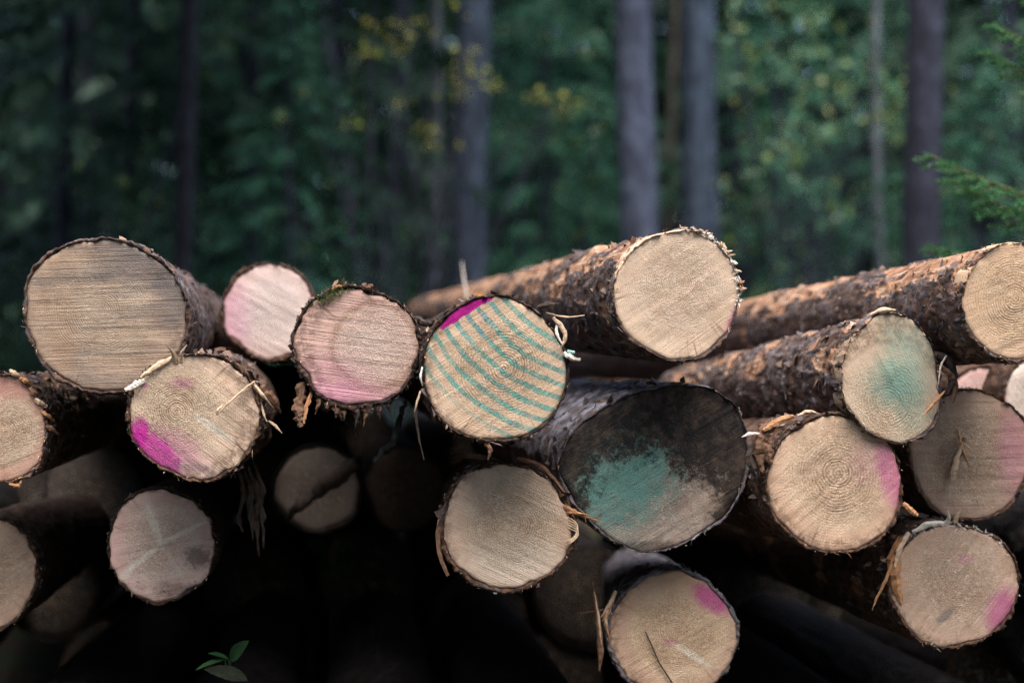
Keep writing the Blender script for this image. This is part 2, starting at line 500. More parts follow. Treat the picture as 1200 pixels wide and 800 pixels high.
        for k in range(knots):
            kt, ks = rr.uniform(-math.pi, math.pi), rr.uniform(0.1, 2.4)
            dt = (tt - kt + math.pi) % (2 * math.pi) - math.pi
            d2 = (dt * self.rad) ** 2 + (ss - ks) ** 2
            disp = disp + 0.014 * np.exp(-d2 / 0.0007)
        Rb = Rm.ravel() + disp
        zoff = 0.004 * fbm(np.stack([ct * 30, st_ * 30, np.zeros(K)], 1) + sd_, 2)
        near = (1 - sstep(0, 0.03, S)).ravel()
        Z = -(ss) + near * (zoff * 2.6 + 0.004)[T.ravel()]
        edge = fbm(np.stack([ct * 33, st_ * 33, np.zeros(K)], 1) + sd_ + 9, 3, 0.7)
        Rb = Rb + ((1 - sstep(0, 0.045, S)).ravel()) * (0.0045 * bumpy * edge - 0.001)[T.ravel()]
        Rb = np.maximum(Rb, Rw[T.ravel()] * (1 - taper * ss / length) - 0.004)
        bv = np.stack([c.ravel() * Rb, si.ravel() * Rb, Z], 1)
        # front lip of the bark: from the wood outwards
        R0 = Rb[:K]; Z0 = Z[:K]
        lips = []
        for f, zz in ((0.0, -0.008), (0.35, 0.0015), (0.8, 0.003)):
            jag = 0.0022 * vnoise(np.stack([ct * 60, st_ * 60, np.full(K, f * 9)], 1) + sd_)
            rl = (Rw - 0.0012) * (1 - f) + R0 * f
            lips.append(np.stack([ct * rl, st_ * rl, (Z0 * (0.3 + 0.7 * f)) + zz + jag], 1))
        bv = np.concatenate(lips + [bv])
        nr = len(s) + 3
        pad = np.zeros(3 * K)
        m0 = msk[:K]
        fc = grid_faces(K, nr)[:, ::-1]
        me = mesh_np("bark", bv, fc, True, None,
                     {"strip": np.concatenate([np.tile(m0 * 0.4 + 0.2, 3), msk]), "plate": np.concatenate([pad - 0.1, pl])})
        obj("bark", me, bark, e)
        self.bgrid, self.bs = bv[3 * K:].reshape(len(s), K, 3), s
        # ---- far cut end
        Rl = Rb[-K:]
        rv = np.concatenate([[[0, 0, -length - 0.002]], np.stack([ct * Rl * 0.995, st_ * Rl * 0.995, np.full(K, -length - 0.001)], 1)])
        obj("cut_face", mesh_np("cut_face", rv, np.stack([np.zeros(K, int), 1 + (i + 1) % K, 1 + i], 1)), SPLINT_PALE, e)
        # ---- loose fibres round the rim
        if fibres:
            self.fringe(fibres // 2, seed, fibre_mat, wid=0.0006, hi=0.016, out=0.4)
            self.fringe(fibres // 3, seed + 50, SPLINT_PALE, hi=0.013, wid=0.0005, out=0.3)
            self.flakes(120, seed + 60, (0, 360), (0.0, 0.04), (0.004, 0.014), 0.25)

    def px(self, x, y):
        """photograph pixel -> point on the plane of the cut face, local metres"""
        d = Vector(((x - 600) / FPX, 1, (400 - y) / FPX))
        t = (self.C - CAM).dot(self.n) / d.dot(self.n)
        return self.Mi @ (CAM + d * t)

    def conv(self, fm):
        fm = dict(fm)
        k = self.depth / FPX
        def cp(p):
            p = dict(p)
            if "to" in p:
                a, b = self.px(*p["at"]), self.px(*p["to"])
                c = (a + b) / 2
                p["x"], p["y"], p["a"] = c.x, c.y, math.atan2(b.y - a.y, b.x - a.x)
                p["rx"], p["ry"] = (b - a).length / 2, p["w"] * k
            else:
                c = self.px(*p["at"])
                p["x"], p["y"], p["a"] = c.x, c.y, R(p.get("ang", 0))
                p["rx"], p["ry"] = p["r"][0] * k, p["r"][1] * k
            return p
        if "paints" in fm: fm["paints"] = [cp(p) for p in fm["paints"]]
        if "pith" in fm:
            c = self.px(*fm["pith"]); fm["pith"] = (c.x, c.y)
        if fm.get("mould"): fm["mould"] = cp(fm["mould"])
        if fm.get("stripes"):
            s = dict(fm["stripes"])
            c = self.px(*s["at"]); s["x"], s["y"] = c.x, c.y
            s["a"] = R(s["ang"])
            b = self.px(*s["blue"]); s["bx"], s["by"] = b.x, b.y
            s["solid"] = [cp(p) for p in s["solid"]]
            fm["stripes"] = s
        return fm

    def fringe(self, count, seed, mat, arc=None, lo=0.004, hi=0.022, wid=0.0007, name="fibre_fringe", out=0.6):
        rr = np.random.default_rng(seed + 91)
        K = len(self.th)
        vs_, fs = [], []
        for j in range(count):
            t = rr.uniform(-math.pi, math.pi) if arc is None else R(rr.uniform(*arc))
            k = int((t + math.pi) / (2 * math.pi) * K) % K
            r0 = self.Rt[k] - rr.uniform(0.0, 0.010)
            rad_ = np.array([math.cos(t), math.sin(t), 0]); tan = np.array([-math.sin(t), math.cos(t), 0])
            p0 = rad_ * r0 + np.array([0, 0, rr.uniform(-0.012, 0.004)])
            L = lo + (hi - lo) * rr.uniform(0, 1) ** 3
            d = rad_ * rr.uniform(-0.2, 1.0) * out + tan * rr.normal(0, 0.7) + np.array([0, 0, rr.uniform(-0.1, 0.8)])
            d /= np.linalg.norm(d) + 1e-6
            sag = np.array([0, -1.0, 0]) * L * rr.uniform(0, 0.5)
            w = np.cross(d, [0, 0, 1.0]); w /= np.linalg.norm(w) + 1e-6
            w = w * wid * rr.uniform(0.6, 2.2)
            b = len(vs_)
            pm = p0 + d * L * 0.5 + sag * 0.2; p1 = p0 + d * L + sag
            vs_ += [p0 - w, p0 + w, pm + w * 0.7, pm - w * 0.7, p1]
            fs.append((b, b + 1, b + 2, b + 3, b + 4))
        qd = np.array([(f[0], f[1], f[2], f[3]) for f in fs]); tr = np.array([(f[3], f[2], f[4]) for f in fs])
        o = obj(name, mesh_np(name, np.array(vs_), [qd, tr], False), mat, self.e)
        o["kind"] = "stuff"
        return o

    def flakes(self, count, seed, th=(60, 200), s=(0.01, 0.9), size=(0.006, 0.034), lift=0.35, mat=None):
        """small loose scales of bark standing off the stem"""
        rr = np.random.default_rng(seed + 301)
        K = len(self.th)
        V, F, T = [], [], []
        for j in range(count):
            t = R(rr.uniform(*th)); t = (t + math.pi) % (2 * math.pi) - math.pi
            k = int((t + math.pi) / (2 * math.pi) * K) % K
            i = int(np.searchsorted(self.bs, s[0] + (s[1] - s[0]) * rr.uniform(0, 1) ** 1.4))
            p = self.bgrid[min(i, len(self.bs) - 1), k]
            rad_ = np.array([math.cos(t), math.sin(t), 0]); tan = np.array([-math.sin(t), math.cos(t), 0]); ax = np.array([0, 0, 1.0])
            a = rr.normal(math.pi / 2, 0.45) * rr.choice([-1, 1])
            e1 = tan * math.cos(a) + ax * math.sin(a); e2 = -tan * math.sin(a) + ax * math.cos(a)
            e1 = e1 + rad_ * rr.uniform(-0.1, 1) * lift
            L = size[0] + (size[1] - size[0]) * rr.uniform(0, 1) ** 2.2; W = L * rr.uniform(0.25, 0.7)
            b = len(V)
            q = p + rad_ * 0.0015
            V += [q - e1 * L * .3 - e2 * W * .4, q - e1 * L * .2 + e2 * W * .5, q + e1 * L * .35 + e2 * W * .35 + rad_ * L * .15 * rr.uniform(0, 1),
                  q + e1 * L * rr.uniform(.5, .8) + rad_ * L * .25 * rr.uniform(0, 1), q + e1 * L * .3 - e2 * W * .5]
            F.append((b, b + 1, b + 2, b + 3, b + 4)); T.append(rr.uniform(0, 1))
        o = obj("bark_scales", mesh_np("bark_scales", np.array(V), np.array(F), False, None, None, {"tint": np.array(T)}), mat or FLAKE, self.e)
        o["kind"] = "stuff"

    def ribbon(self, name, pts, w, mat, thick=0.0016, seed=1, rough=0.25, flat=None):
        """a splinter or flap of bark: pts = (px, py, metres towards the camera from the cut face)"""
        L = []
        for (x, y, dz) in pts:
            q = self.px(x, y)
            L.append(np.array([q.x, q.y, q.z + dz]))
        L = np.array(L)
        t0 = np.linspace(0, 1, len(L)); t1 = np.linspace(0, 1, 4 * len(L))
        C_ = np.stack([np.interp(t1, t0, L[:, k]) for k in range(3)], 1)
        for _ in range(6):
            C_[1:-1] = (C_[:-2] + 2 * C_[1:-1] + C_[2:]) / 4
        k = self.depth / FPX
        rr = np.random.default_rng(seed * 7 + len(L))
        ww = np.interp(t1, np.linspace(0, 1, len(w)), w) * k * 0.5
        C_[1:-1] += rr.normal(0, 0.07, (len(C_) - 2, 3)) * ww[1:-1, None]
        wl = ww * (1 + (rough * 0.8 + 0.05) * rr.uniform(-1, 1, len(ww))); wr = ww * (1 + (rough * 0.8 + 0.05) * rr.uniform(-1, 1, len(ww)))
        tan = np.gradient(C_, axis=0); tan /= np.linalg.norm(tan, axis=1)[:, None] + 1e-9
        ref = np.array([0, 0, 1.0]) if flat is None else np.array(flat, float)
        side = np.cross(tan, ref); side /= np.linalg.norm(side, axis=1)[:, None] + 1e-9
        up = np.cross(side, tan)
        tw = rr.uniform(-0.5, 0.5) + np.linspace(0, rr.uniform(-0.9, 0.9), len(ww))
        s2 = side * np.cos(tw)[:, None] + up * np.sin(tw)[:, None]
        u2 = -side * np.sin(tw)[:, None] + up * np.cos(tw)[:, None]
        th = np.minimum(thick, ww * 0.8) * rr.uniform(0.8, 1.2, len(ww))
        bow = 0.35 * ww
        rows = []
        for (a, b) in ((-1, 0.0), (-0.4, 1), (0.4, 1), (1, 0.0), (0.4, -1), (-0.4, -1)):
            we = wl if a < 0 else wr
            rows.append(C_ + s2 * (a * we)[:, None] + u2 * (b * th * rr.uniform(0.6, 1.2, len(ww)) - (abs(a) > 0.9) * bow)[:, None])
        V = np.stack(rows, 1).reshape(-1, 3)
        f = grid_faces(6, len(C_))
        n_ = len(C_)
        caps = np.array([[0, 1, 2, 3, 4, 5][::-1], [(n_ - 1) * 6 + j for j in range(6)]])
        return obj(name, mesh_np(name, V, [f, caps], False), mat, self.e)

n = NT("bark_scale")
_t = n.attr("tint")
_c = n.mix(n.mrange(_t, 0.0, 0.45, smooth=False), (0.04, 0.033, 0.034), (0.13, 0.105, 0.10))
_c = n.mix(n.mrange(_t, 0.45, 0.8, smooth=False), _c, (0.19, 0.115, 0.08))
_c = n.mix(n.mrange(_t, 0.86, 1.0, smooth=False), _c, (0.42, 0.31, 0.23))
FLAKE = n.done(_c, 0.9, n.bump(n.noise(n.tc, 200, 3), 0.5, 0.003))

# ------------------------------------------------------------------ ground
def build_ground():
    g = np.concatenate([-np.geomspace(300, 14, 18), np.linspace(-13, 13, 130), np.geomspace(14, 300, 18)])
    X, Y = np.meshgrid(g, g + 6)
    p = np.stack([X.ravel(), Y.ravel(), np.zeros(X.size)], 1)
    z = 0.05 * fbm(p * 0.6, 3) + 0.02 * fbm(p * 3.0, 2) - 0.01
    far = sstep(9, 30, np.hypot(p[:, 0], p[:, 1]))
    z = z + far * (0.5 * fbm(p * 0.05 + 3, 2))
    p[:, 2] = z
    n = NT("forest_floor")
    a = n.noise(n.tc, 3.0, 5, 0.65); b = n.noise(n.tc, 40, 5, 0.7); c = n.noise(n.tc, 0.6, 3)
    col = n.mix(n.mrange(b, 0.35, 0.65), (0.030, 0.022, 0.015), (0.065, 0.045, 0.028))
    col = n.mix(n.mrange(n.math('ADD', a, n.math('MULTIPLY', c, 0.5)), 0.72, 0.95), col, (0.030, 0.050, 0.016))
    m = n.done(col, 0.95, n.bump(n.math('ADD', a, b), 0.9, 0.03))
    o = obj("ground", mesh_np("ground", p, grid_faces(len(g), len(g), wrap=False)), m)
    tag(o, "dark needle-covered forest floor under and behind the log pile", None, None, "structure")
build_ground()

def ground_z(x, y):
    p = np.array([[x, y, 0.0]])
    z = 0.05 * fbm(p * 0.6, 3) + 0.02 * fbm(p * 3.0, 2) - 0.01
    z = z + sstep(9, 30, np.hypot(x, y)) * (0.5 * fbm(p * 0.05 + 3, 2))
    return float(z[0])

# ------------------------------------------------------------------ forest
def leaf_material(name, c1, c2, c3, trans=0.35, rough=0.5, spec=0.2):
    n = NT(name)
    n.b.inputs["Specular IOR Level"].default_value = spec
    t = n.attr("tint")
    col = n.mix(n.mrange(t, 0.0, 0.6, smooth=False), c1, c2)
    col = n.mix(n.mrange(t, 0.6, 1.0, smooth=False), col, c3)
    n.done(col, rough)
    out = n.t.nodes["Material Output"]
    tr = n.new("ShaderNodeBsdfTranslucent"); n.put(tr.inputs[0], col)
    mx = n.new("ShaderNodeMixShader"); mx.inputs[0].default_value = trans
    n.t.links.new(n.b.outputs[0], mx.inputs[1]); n.t.links.new(tr.outputs[0], mx.inputs[2])
    n.t.links.new(mx.outputs[0], out.inputs[0])
    return n.m

NEEDLE = leaf_material("spruce_needles", (0.014, 0.038, 0.022), (0.024, 0.062, 0.034), (0.05, 0.10, 0.04), 0.2)
NEEDLE_YOUNG = leaf_material("young_spruce_needles", (0.030, 0.095, 0.062), (0.050, 0.150, 0.090), (0.11, 0.21, 0.085), 0.35)
NEEDLE_NEAR = leaf_material("spruce_needles_fresh", (0.045, 0.15, 0.06), (0.07, 0.21, 0.08), (0.11, 0.26, 0.09), 0.3)
LEAF = leaf_material("broad_leaves", (0.035, 0.12, 0.075), (0.07, 0.19, 0.09), (0.28, 0.32, 0.07), 0.4, 0.28, 0.5)
LEAF_PALE = leaf_material("pale_leaves", (0.07, 0.20, 0.13), (0.13, 0.30, 0.15), (0.38, 0.42, 0.12), 0.4, 0.28, 0.5)
LEAF_YELLOW = leaf_material("autumn_leaves", (0.16, 0.24, 0.04), (0.50, 0.50, 0.09), (0.48, 0.40, 0.14), 0.5)

def trunk_material(name, c1, c2):
    n = NT(name)
    v = n.mapping(n.tc, scale=(1, 1, 0.35))
    a = n.noise(v, 16, 5, 0.7); b = n.noise(n.mapping(n.tc, scale=(1, 1, 0.5)), 4.5, 4, 0.65); c = n.noise(n.tc, 9, 4, 0.6)
    col = n.mix(n.mrange(a, 0.35, 0.65), tuple(1.15 * t for t in c1), tuple(0.8 * t for t in c2))
    col = n.mix(n.mrange(b, 0.45, 0.62, 0, 0.7), col, tuple(0.45 * t for t in c1))
    col = n.mix(n.mrange(c, 0.58, 0.70, 0, 0.6), col, tuple(1.9 * t for t in c1))
    return n.done(col, 0.95, n.bump(a, 0.9, 0.02))

TR_PURPLE = trunk_material("trunk_bark_purple_grey", (0.072, 0.084, 0.120), (0.040, 0.046, 0.068))
TR_BLUE = trunk_material("trunk_bark_blue_grey", (0.052, 0.070, 0.098), (0.028, 0.038, 0.054))
TR_DARK = trunk_material("trunk_bark_dark", (0.034, 0.036, 0.052), (0.018, 0.019, 0.028))
TR_PALE = trunk_material("trunk_bark_pale", (0.15, 0.165, 0.18), (0.06, 0.065, 0.07))
TR_BLACK = trunk_material("trunk_bark_shade_black", (0.016, 0.017, 0.024), (0.009, 0.009, 0.013))  # near-black tone paints deep shade onto the left trunk
TR_TAN = trunk_material("trunk_bark_tan", (0.10, 0.084, 0.068), (0.045, 0.038, 0.032))

def quads_from(base, direc, side, length, width, pinch=0.25):
    """leaf-like kites: base, widest at 45 %, tip"""
    a = base
    m = base + direc * (length * 0.45)[:, None]
    b = base + direc * length[:, None]
    w = side * (width * 0.5)[:, None]
    V = np.stack([a, m - w, b, m + w], 1).reshape(-1, 3)
    F = np.arange(len(base) * 4).reshape(-1, 4)
    return V, F

def unit(a):
    return a / (np.linalg.norm(a, axis=1)[:, None] + 1e-9)

def spruce_crown(H, h0, Rb, nb, twigs, seed, tw_len=0.32, tw_w=0.055, droop=0.35, power=0.8, hang=0.5):
    """whorls of drooping boughs carrying sprays of needles; origin at the tree's foot"""
    r = np.random.default_rng(seed)
    bases, dirs, sides, lens, wids, tint = [], [], [], [], [], []
    for i in range(nb):
        u = (i + r.uniform(0, 1)) / nb
        z = h0 + (H - h0) * u
        L = Rb * (1 - u) ** power * r.uniform(0.65, 1.15) + 0.15
        az = r.uniform(0, 2 * math.pi)
        d = np.array([math.cos(az), math.sin(az)])
        nt = max(6, int(twigs * (0.35 + 0.65 * L / Rb)))
        t = r.uniform(0.12, 1.0, nt) ** 0.8
        rise = r.uniform(-0.05, 0.25)
        zz = z + L * (rise * t - droop * t ** 2 * r.uniform(0.7, 1.3))
        p = np.stack([d[0] * L * t, d[1] * L * t, zz], 1)
        sg = r.choice([-1, 1], nt)
        out = np.stack([np.full(nt, d[0]), np.full(nt, d[1]), rise - 2 * droop * t], 1)
        lat = np.stack([-d[1] * sg, d[0] * sg, np.zeros(nt)], 1)
        dr = out * r.uniform(0.3, 0.9, nt)[:, None] + lat * r.uniform(0.2, 1.0, nt)[:, None]
        dr[:, 2] -= r.uniform(0, 2 * hang, nt)
        dr = unit(dr)
        sd2 = unit(np.cross(dr, unit(r.normal(0, 1, (nt, 3)) + np.array([0, 0, 0.8]))))
        bases.append(p); dirs.append(dr); sides.append(sd2)
        lens.append(tw_len * r.uniform(0.5, 1.4, nt)); wids.append(tw_w * r.uniform(0.6, 1.5, nt))
        tint.append(np.clip(r.normal(0.35, 0.2, nt) + 0.2 * (t - 0.5), 0, 1))
    V, F = quads_from(*[np.concatenate(x) for x in (bases, dirs, sides, lens, wids)])
    return V, F, np.concatenate(tint)

def leaf_crown(cx, blobs, per, seed, size=0.06, yellow=0.2):
    """leaves spread through clumps; blobs = (x, y, z, r)"""
    r = np.random.default_rng(seed)
    bs, ti = [], []
    for (x, y, z, rad) in blobs:
        k = int(per * (rad ** 2) * r.uniform(0.8, 1.2)) + 3
        d = unit(r.normal(0, 1, (k, 3))) * (rad * r.uniform(0, 1, k) ** 0.45)[:, None]
        bs.append(d * np.array([1, 1, 0.75]) + np.array([x, y, z]))
        ti.append(np.clip(r.normal(0.3, 0.18, k) + (r.uniform(0, 1, k) < yellow) * 0.5, 0, 1))
    b = np.concatenate(bs)
    n_ = len(b)
    dr = unit(r.normal(0, 1, (n_, 3)) + np.array([0, 0, -0.5]))
    sd2 = unit(np.cross(dr, r.normal(0, 1, (n_, 3)) + np.array([0, 0, 1.0])))
    ln = size * r.uniform(0.6, 1.4, n_)
    V, F = quads_from(b, dr, sd2, ln, ln * 0.6)
    return V, F, np.concatenate(ti)

def tube(path, radii, seg=10, noise=0.0, seed=0, freq=12):
    path = np.asarray(path, float)
    tan = unit(np.gradient(path, axis=0))
    ref = np.array([1.0, 0.02, 0.03])
    s1 = unit(np.cross(tan, ref)); s2 = np.cross(tan, s1)
    th = np.linspace(0, 2 * math.pi, seg, endpoint=False)
    V = path[:, None, :] + np.asarray(radii)[:, None, None] * (np.cos(th)[None, :, None] * s1[:, None, :] + np.sin(th)[None, :, None] * s2[:, None, :])
    V = V.reshape(-1, 3)
    if noise:
        cen = np.repeat(path, seg, 0)
        d = V - cen
        V = cen + d * (1 + noise * fbm(V * np.array([freq, freq, freq * 0.35]) + seed, 3))[:, None]
    return V, grid_faces(seg, len(path))

def trunk_mesh(H, r0, r1, lean=(0, 0), seed=0, seg=20, bend=0.05):
    z = np.concatenate([np.linspace(-0.15, 5, 40), np.linspace(5.4, H, 18)])
    t = np.clip(z / H, 0, 1)
    x = lean[0] * z + bend * np.sin(z * 0.8 + seed)
    y = lean[1] * z
    rad = r0 + (r1 - r0) * t + r0 * 0.5 * np.exp(-np.maximum(z, 0) * 3.5)
    V, F = tube(np.stack([x, y, z], 1), rad, seg, 0.10, seed)
    return mesh_np("trunk", V, F)

def crown_mesh(V, F, tint, name="crown"):
    return mesh_np(name, V, F, False, None, None, {"tint": tint})

# mature crowns shared between trees of one kind
CROWN_HIGH = [crown_mesh(*spruce_crown(21, 10.0, 2.2, 60, 34, 31 + k, 0.55, 0.13, 0.3)) for k in range(2)]
CROWN_LOW = [crown_mesh(*spruce_crown(14, 1.0, 2.3, 210, 150, 41 + k, 0.17, 0.026, 0.42)) for k in range(3)]
CROWN_WIDE = crown_mesh(*spruce_crown(18, 6.4, 3.6, 200, 150, 71, 0.3, 0.06, 0.3))  # high wide crown out of view, shaped to shade the left side
CROWN_WIDE.materials.append(NEEDLE)
CROWN_YOUNG = [crown_mesh(*spruce_crown(5.2, 0.25, 1.3, 130, 80, 51 + k, 0.13, 0.022, 0.30)) for k in range(3)]
for m_ in CROWN_HIGH + CROWN_LOW:
    m_.materials.append(NEEDLE)
for m_ in CROWN_YOUNG:
    m_.materials.append(NEEDLE_YOUNG)

def tree(name, label, px, d, w_px, H, tmat, crown=None, lean=(0, 0), seed=0, group="tall trees behind the pile", scale=1.0, rot=None, cat="tree"):
    x = (px - 600) / FPX * d
    e = empty(name, (x, d, ground_z(x, d)))
    tag(e, label, cat, group)
    r0 = w_px / FPX * d * 0.5
    obj("trunk", trunk_mesh(H, r0, r0 * 0.3, lean, seed), tmat, e)
    if crown is not None:
        c = obj("crown", crown, None, e)
        c.scale = (scale,) * 3
        c.rotation_euler = (0, 0, rot if rot is not None else seed * 1.3)
        c.location = (lean[0] * 5, lean[1] * 5, 0)
    return e

tree("spruce_tree", "straight purple-grey trunk, left one of the close pair behind the pile", 747, 11.5, 50, 19, TR_PURPLE, CROWN_HIGH[0], seed=1)
tree("spruce_tree", "blue-grey trunk, right one of the close pair behind the pile", 825, 12.2, 46, 19, TR_BLUE, CROWN_HIGH[1], seed=2)
tree("spruce_tree", "dark purple trunk standing alone behind the right-hand logs", 1087, 10.8, 48, 19, TR_DARK, CROWN_HIGH[0], seed=3)
tree("spruce_tree", "dark blue-grey trunk behind the yellow leaves and striped log", 557, 11.8, 44, 18, TR_BLUE, CROWN_HIGH[1], lean=(-0.012, 0), seed=4)
tree("spruce_tree", "nearly black trunk deep in the shade above the pink-faced log", 212, 9.5, 24, 16, TR_BLACK, CROWN_WIDE, seed=5)
tree("birch_tree", "slim pale stem left of the dark trunk among yellow leaves", 494, 13.0, 17, 12, TR_PALE, None, lean=(0.03, 0), seed=6, group="slim stems behind the pile")
tree("birch_tree", "thin pale leaning stem furthest left of the slim stems", 440, 14.0, 13, 11, TR_PALE, None, lean=(-0.10, 0), seed=7, group="slim stems behind the pile")
tree("birch_tree", "thin grey stem just left of the lone dark purple trunk", 1031, 12.0, 13, 9, TR_PALE, None, lean=(0.004, 0), seed=8, group="slim stems behind the pile")
tree("spruce_tree", "far tan trunk seen in the gap between the paired trunks", 788, 18, 11, 17, TR_TAN, CROWN_HIGH[0], seed=9)
tree("spruce_tree", "dark narrow trunk between the two slim pale stems", 466, 15.5, 17, 17, TR_DARK, CROWN_HIGH[1], seed=10)

# low-boughed spruces that shade the left, and the darker right edge
SPR = [(-40, 8.6, 0, "dense black-green spruce with drooping boughs at the far left edge"),
       (300, 12.5, 1, "shaded spruce between the nearly black trunk and the slim stems"),
       (80, 12.0, 2, "dark spruce in the upper left, behind the far left edge one"),
       (150, 13.5, 1, "shaded spruce behind the nearly black trunk on the left"),
       (1180, 14.5, 0, "dark spruce right of the lone dark purple trunk"),
       (395, 17.0, 2, "deeper spruce behind the thin leaning stem")]
for k, (px, d, c, lab) in enumerate(SPR):
    tree("spruce_tree", lab, px, d, 28 * 9 / d, 15, TR_DARK, CROWN_WIDE if px < 0 else CROWN_LOW[c], seed=20 + k, group="low-boughed spruces behind the pile", scale=1.0 + 0.05 * (k % 3))

YNG = [(345, 10.5, 0, 0.75, "young spruce with green sprays above the pinkish moss-topped log"),
       (640, 13.5, 1, 1.1, "bright young spruce between the dark trunk and paired trunks"),
       (690, 15.5, 2, 1.2, "young spruce partly hidden behind the left paired trunk"),
       (905, 14.0, 0, 1.0, "young spruce just right of the paired trunks"),
       (1000, 16.0, 1, 1.2, "young spruce left of the thin grey stem"),
       (590, 17.0, 2, 1.25, "young spruce directly behind the dark blue-grey trunk"),
       (250, 15.5, 1, 1.0, "small shaded spruce beside the nearly black trunk"),
       (440, 11.6, 2, 0.5, "low young spruce under the yellow leaves"),
       (1150, 11.0, 2, 0.7, "small dark spruce between the lone trunk and right edge")]
for k, (px, d, c, sc, lab) in enumerate(YNG):
    tree("young_spruce", lab, px, d, 10 * 12 / d, 4.8 * sc, TR_DARK, CROWN_YOUNG[c], seed=40 + k, group="young spruces behind the pile", scale=sc)

for k, (x_, y_, lab) in enumerate(((-4.3, 5.6, "added unseen wide spruce left of the view, nearest the pile"), (-3.9, 8.3, "added unseen wide spruce left of the view, deeper in"), (-2.9, 4.6, "added unseen wide spruce left of the view, beside the biggest log"))):  # unseen trees added to block light on the left
    tree("spruce_tree", lab, 600 + x_ / y_ * FPX, y_, 24 * 9 / y_, 16, TR_DARK, CROWN_WIDE, seed=70 + k, group="spruces added past the left edge for shade", rot=1.1 * k)

def broadleaf(label, px, d, blobs_px, per, mat, seed, size=0.06, yellow=0.2, name="leafy_shrub", foot=None, group="leafy shrubs behind the pile", stems=True, cat="shrub"):
    """blobs_px: (px, py, depth offset, radius px)"""
    x = (px - 600) / FPX * d
    e = empty(name, (x, d, ground_z(x, d)))
    tag(e, label, cat, group)
    base = Vector((x, d, ground_z(x, d)))
    r = np.random.default_rng(seed)
    bl = []
    sv, sf, off = [], [], 0
    for (bx, by, dd, br) in blobs_px:
        q = P(bx, by, d + dd) - base
        bl.append((q.x, q.y, q.z, br / FPX * d * (1.5 if mat is LEAF_YELLOW else 1.0)))
        t = np.linspace(0, 1, 9)
        sw = r.normal(0, 0.12, 3)
        path = np.outer(t, np.array(q)) + np.outer(np.sin(t * math.pi), sw)
        path[:, 0] = q.x * t ** 1.5 + sw[0] * np.sin(t * math.pi)
        path[:, 1] = q.y * t ** 1.5
        V, F = tube(path, 0.016 * (1 - 0.8 * t) + 0.002, 6)
        sv.append(V); sf.append(F + off); off += len(V)
    V, F, ti = leaf_crown(0, bl, per, seed, size, yellow)
    c = obj("crown", crown_mesh(V, F, ti), mat, e)
    if stems:
        obj("trunk", mesh_np("trunk", np.concatenate(sv), np.concatenate(sf)), TR_DARK, e)
    return e

def rand_blobs(x0, x1, y0, y1, n_, seed, r=(25, 60), dd=1.2):
    g = np.random.default_rng(seed)
    return [(g.uniform(x0, x1), g.uniform(y0, y1), g.uniform(-dd, dd), g.uniform(*r)) for _ in range(n_)]

broadleaf("yellow-leaved sapling in front of the slim stems and dark trunk", 485, 9.6,
          [(430, 55, 0, 18), (458, 35, 0.2, 15), (487, 38, 0, 16), (470, 60, .3, 14), (425, 60, 0, 10), (545, 72, 0, 20), (560, 85, 0, 14), (530, 110, 0.1, 16),
           (548, 108, 0, 14), (575, 100, 0, 10), (500, 150, 0.2, 14), (475, 120, 0.2, 12), (505, 165, 0, 10), (412, 145, 0, 13), (540, 170, 0, 6), (620, 112, 0, 10),
           (645, 118, 0, 13), (670, 120, 0, 8), (360, 107, 0, 9), (330, 140, 0, 9), (440, 30, 0, 8), (540, 8, 0, 14)], 520, LEAF_YELLOW, 3, 0.05, 0.75,
          "autumn_sapling", group="saplings behind the pile", cat="sapling")
broadleaf("pale green leafy shrub at the top between dark trunk and paired trunks", 620, 14.5, rand_blobs(590, 700, -40, 160, 16, 5, (22, 55)), 260, LEAF_PALE, 5, 0.07, 0.35)
broadleaf("teal-green leafy shrub under the pale one, left of the paired trunks", 660, 12.8, rand_blobs(590, 715, 150, 330, 16, 6, (20, 50)), 260, LEAF, 6, 0.07)
broadleaf("broad leafy shrub filling the space right of the paired trunks", 930, 13.0, rand_blobs(855, 1060, -30, 180, 26, 7, (25, 60)), 230, LEAF_PALE, 7, 0.075, 0.4)
broadleaf("low leafy shrub above the right-hand log, behind the thin grey stem", 950, 12.0, rand_blobs(850, 1060, 180, 350, 22, 8, (20, 50)), 230, LEAF, 8, 0.07, 0.3)
broadleaf("dull olive shrub in the shade above the biggest left log", 120, 10.5, rand_blobs(20, 260, 20, 260, 12, 9, (14, 34)), 170, LEAF, 9, 0.055, 0.3)
broadleaf("green shrub among the slim stems low behind the moss-topped log", 400, 12.0, rand_blobs(330, 480, 120, 320, 16, 10, (16, 40)), 220, LEAF, 10, 0.06, 0.25)
broadleaf("shrub with a few yellow leaves beside the lone dark trunk", 1170, 11.5, rand_blobs(1120, 1230, 80, 230, 10, 12, (14, 34)), 200, LEAF, 12, 0.06, 0.45)

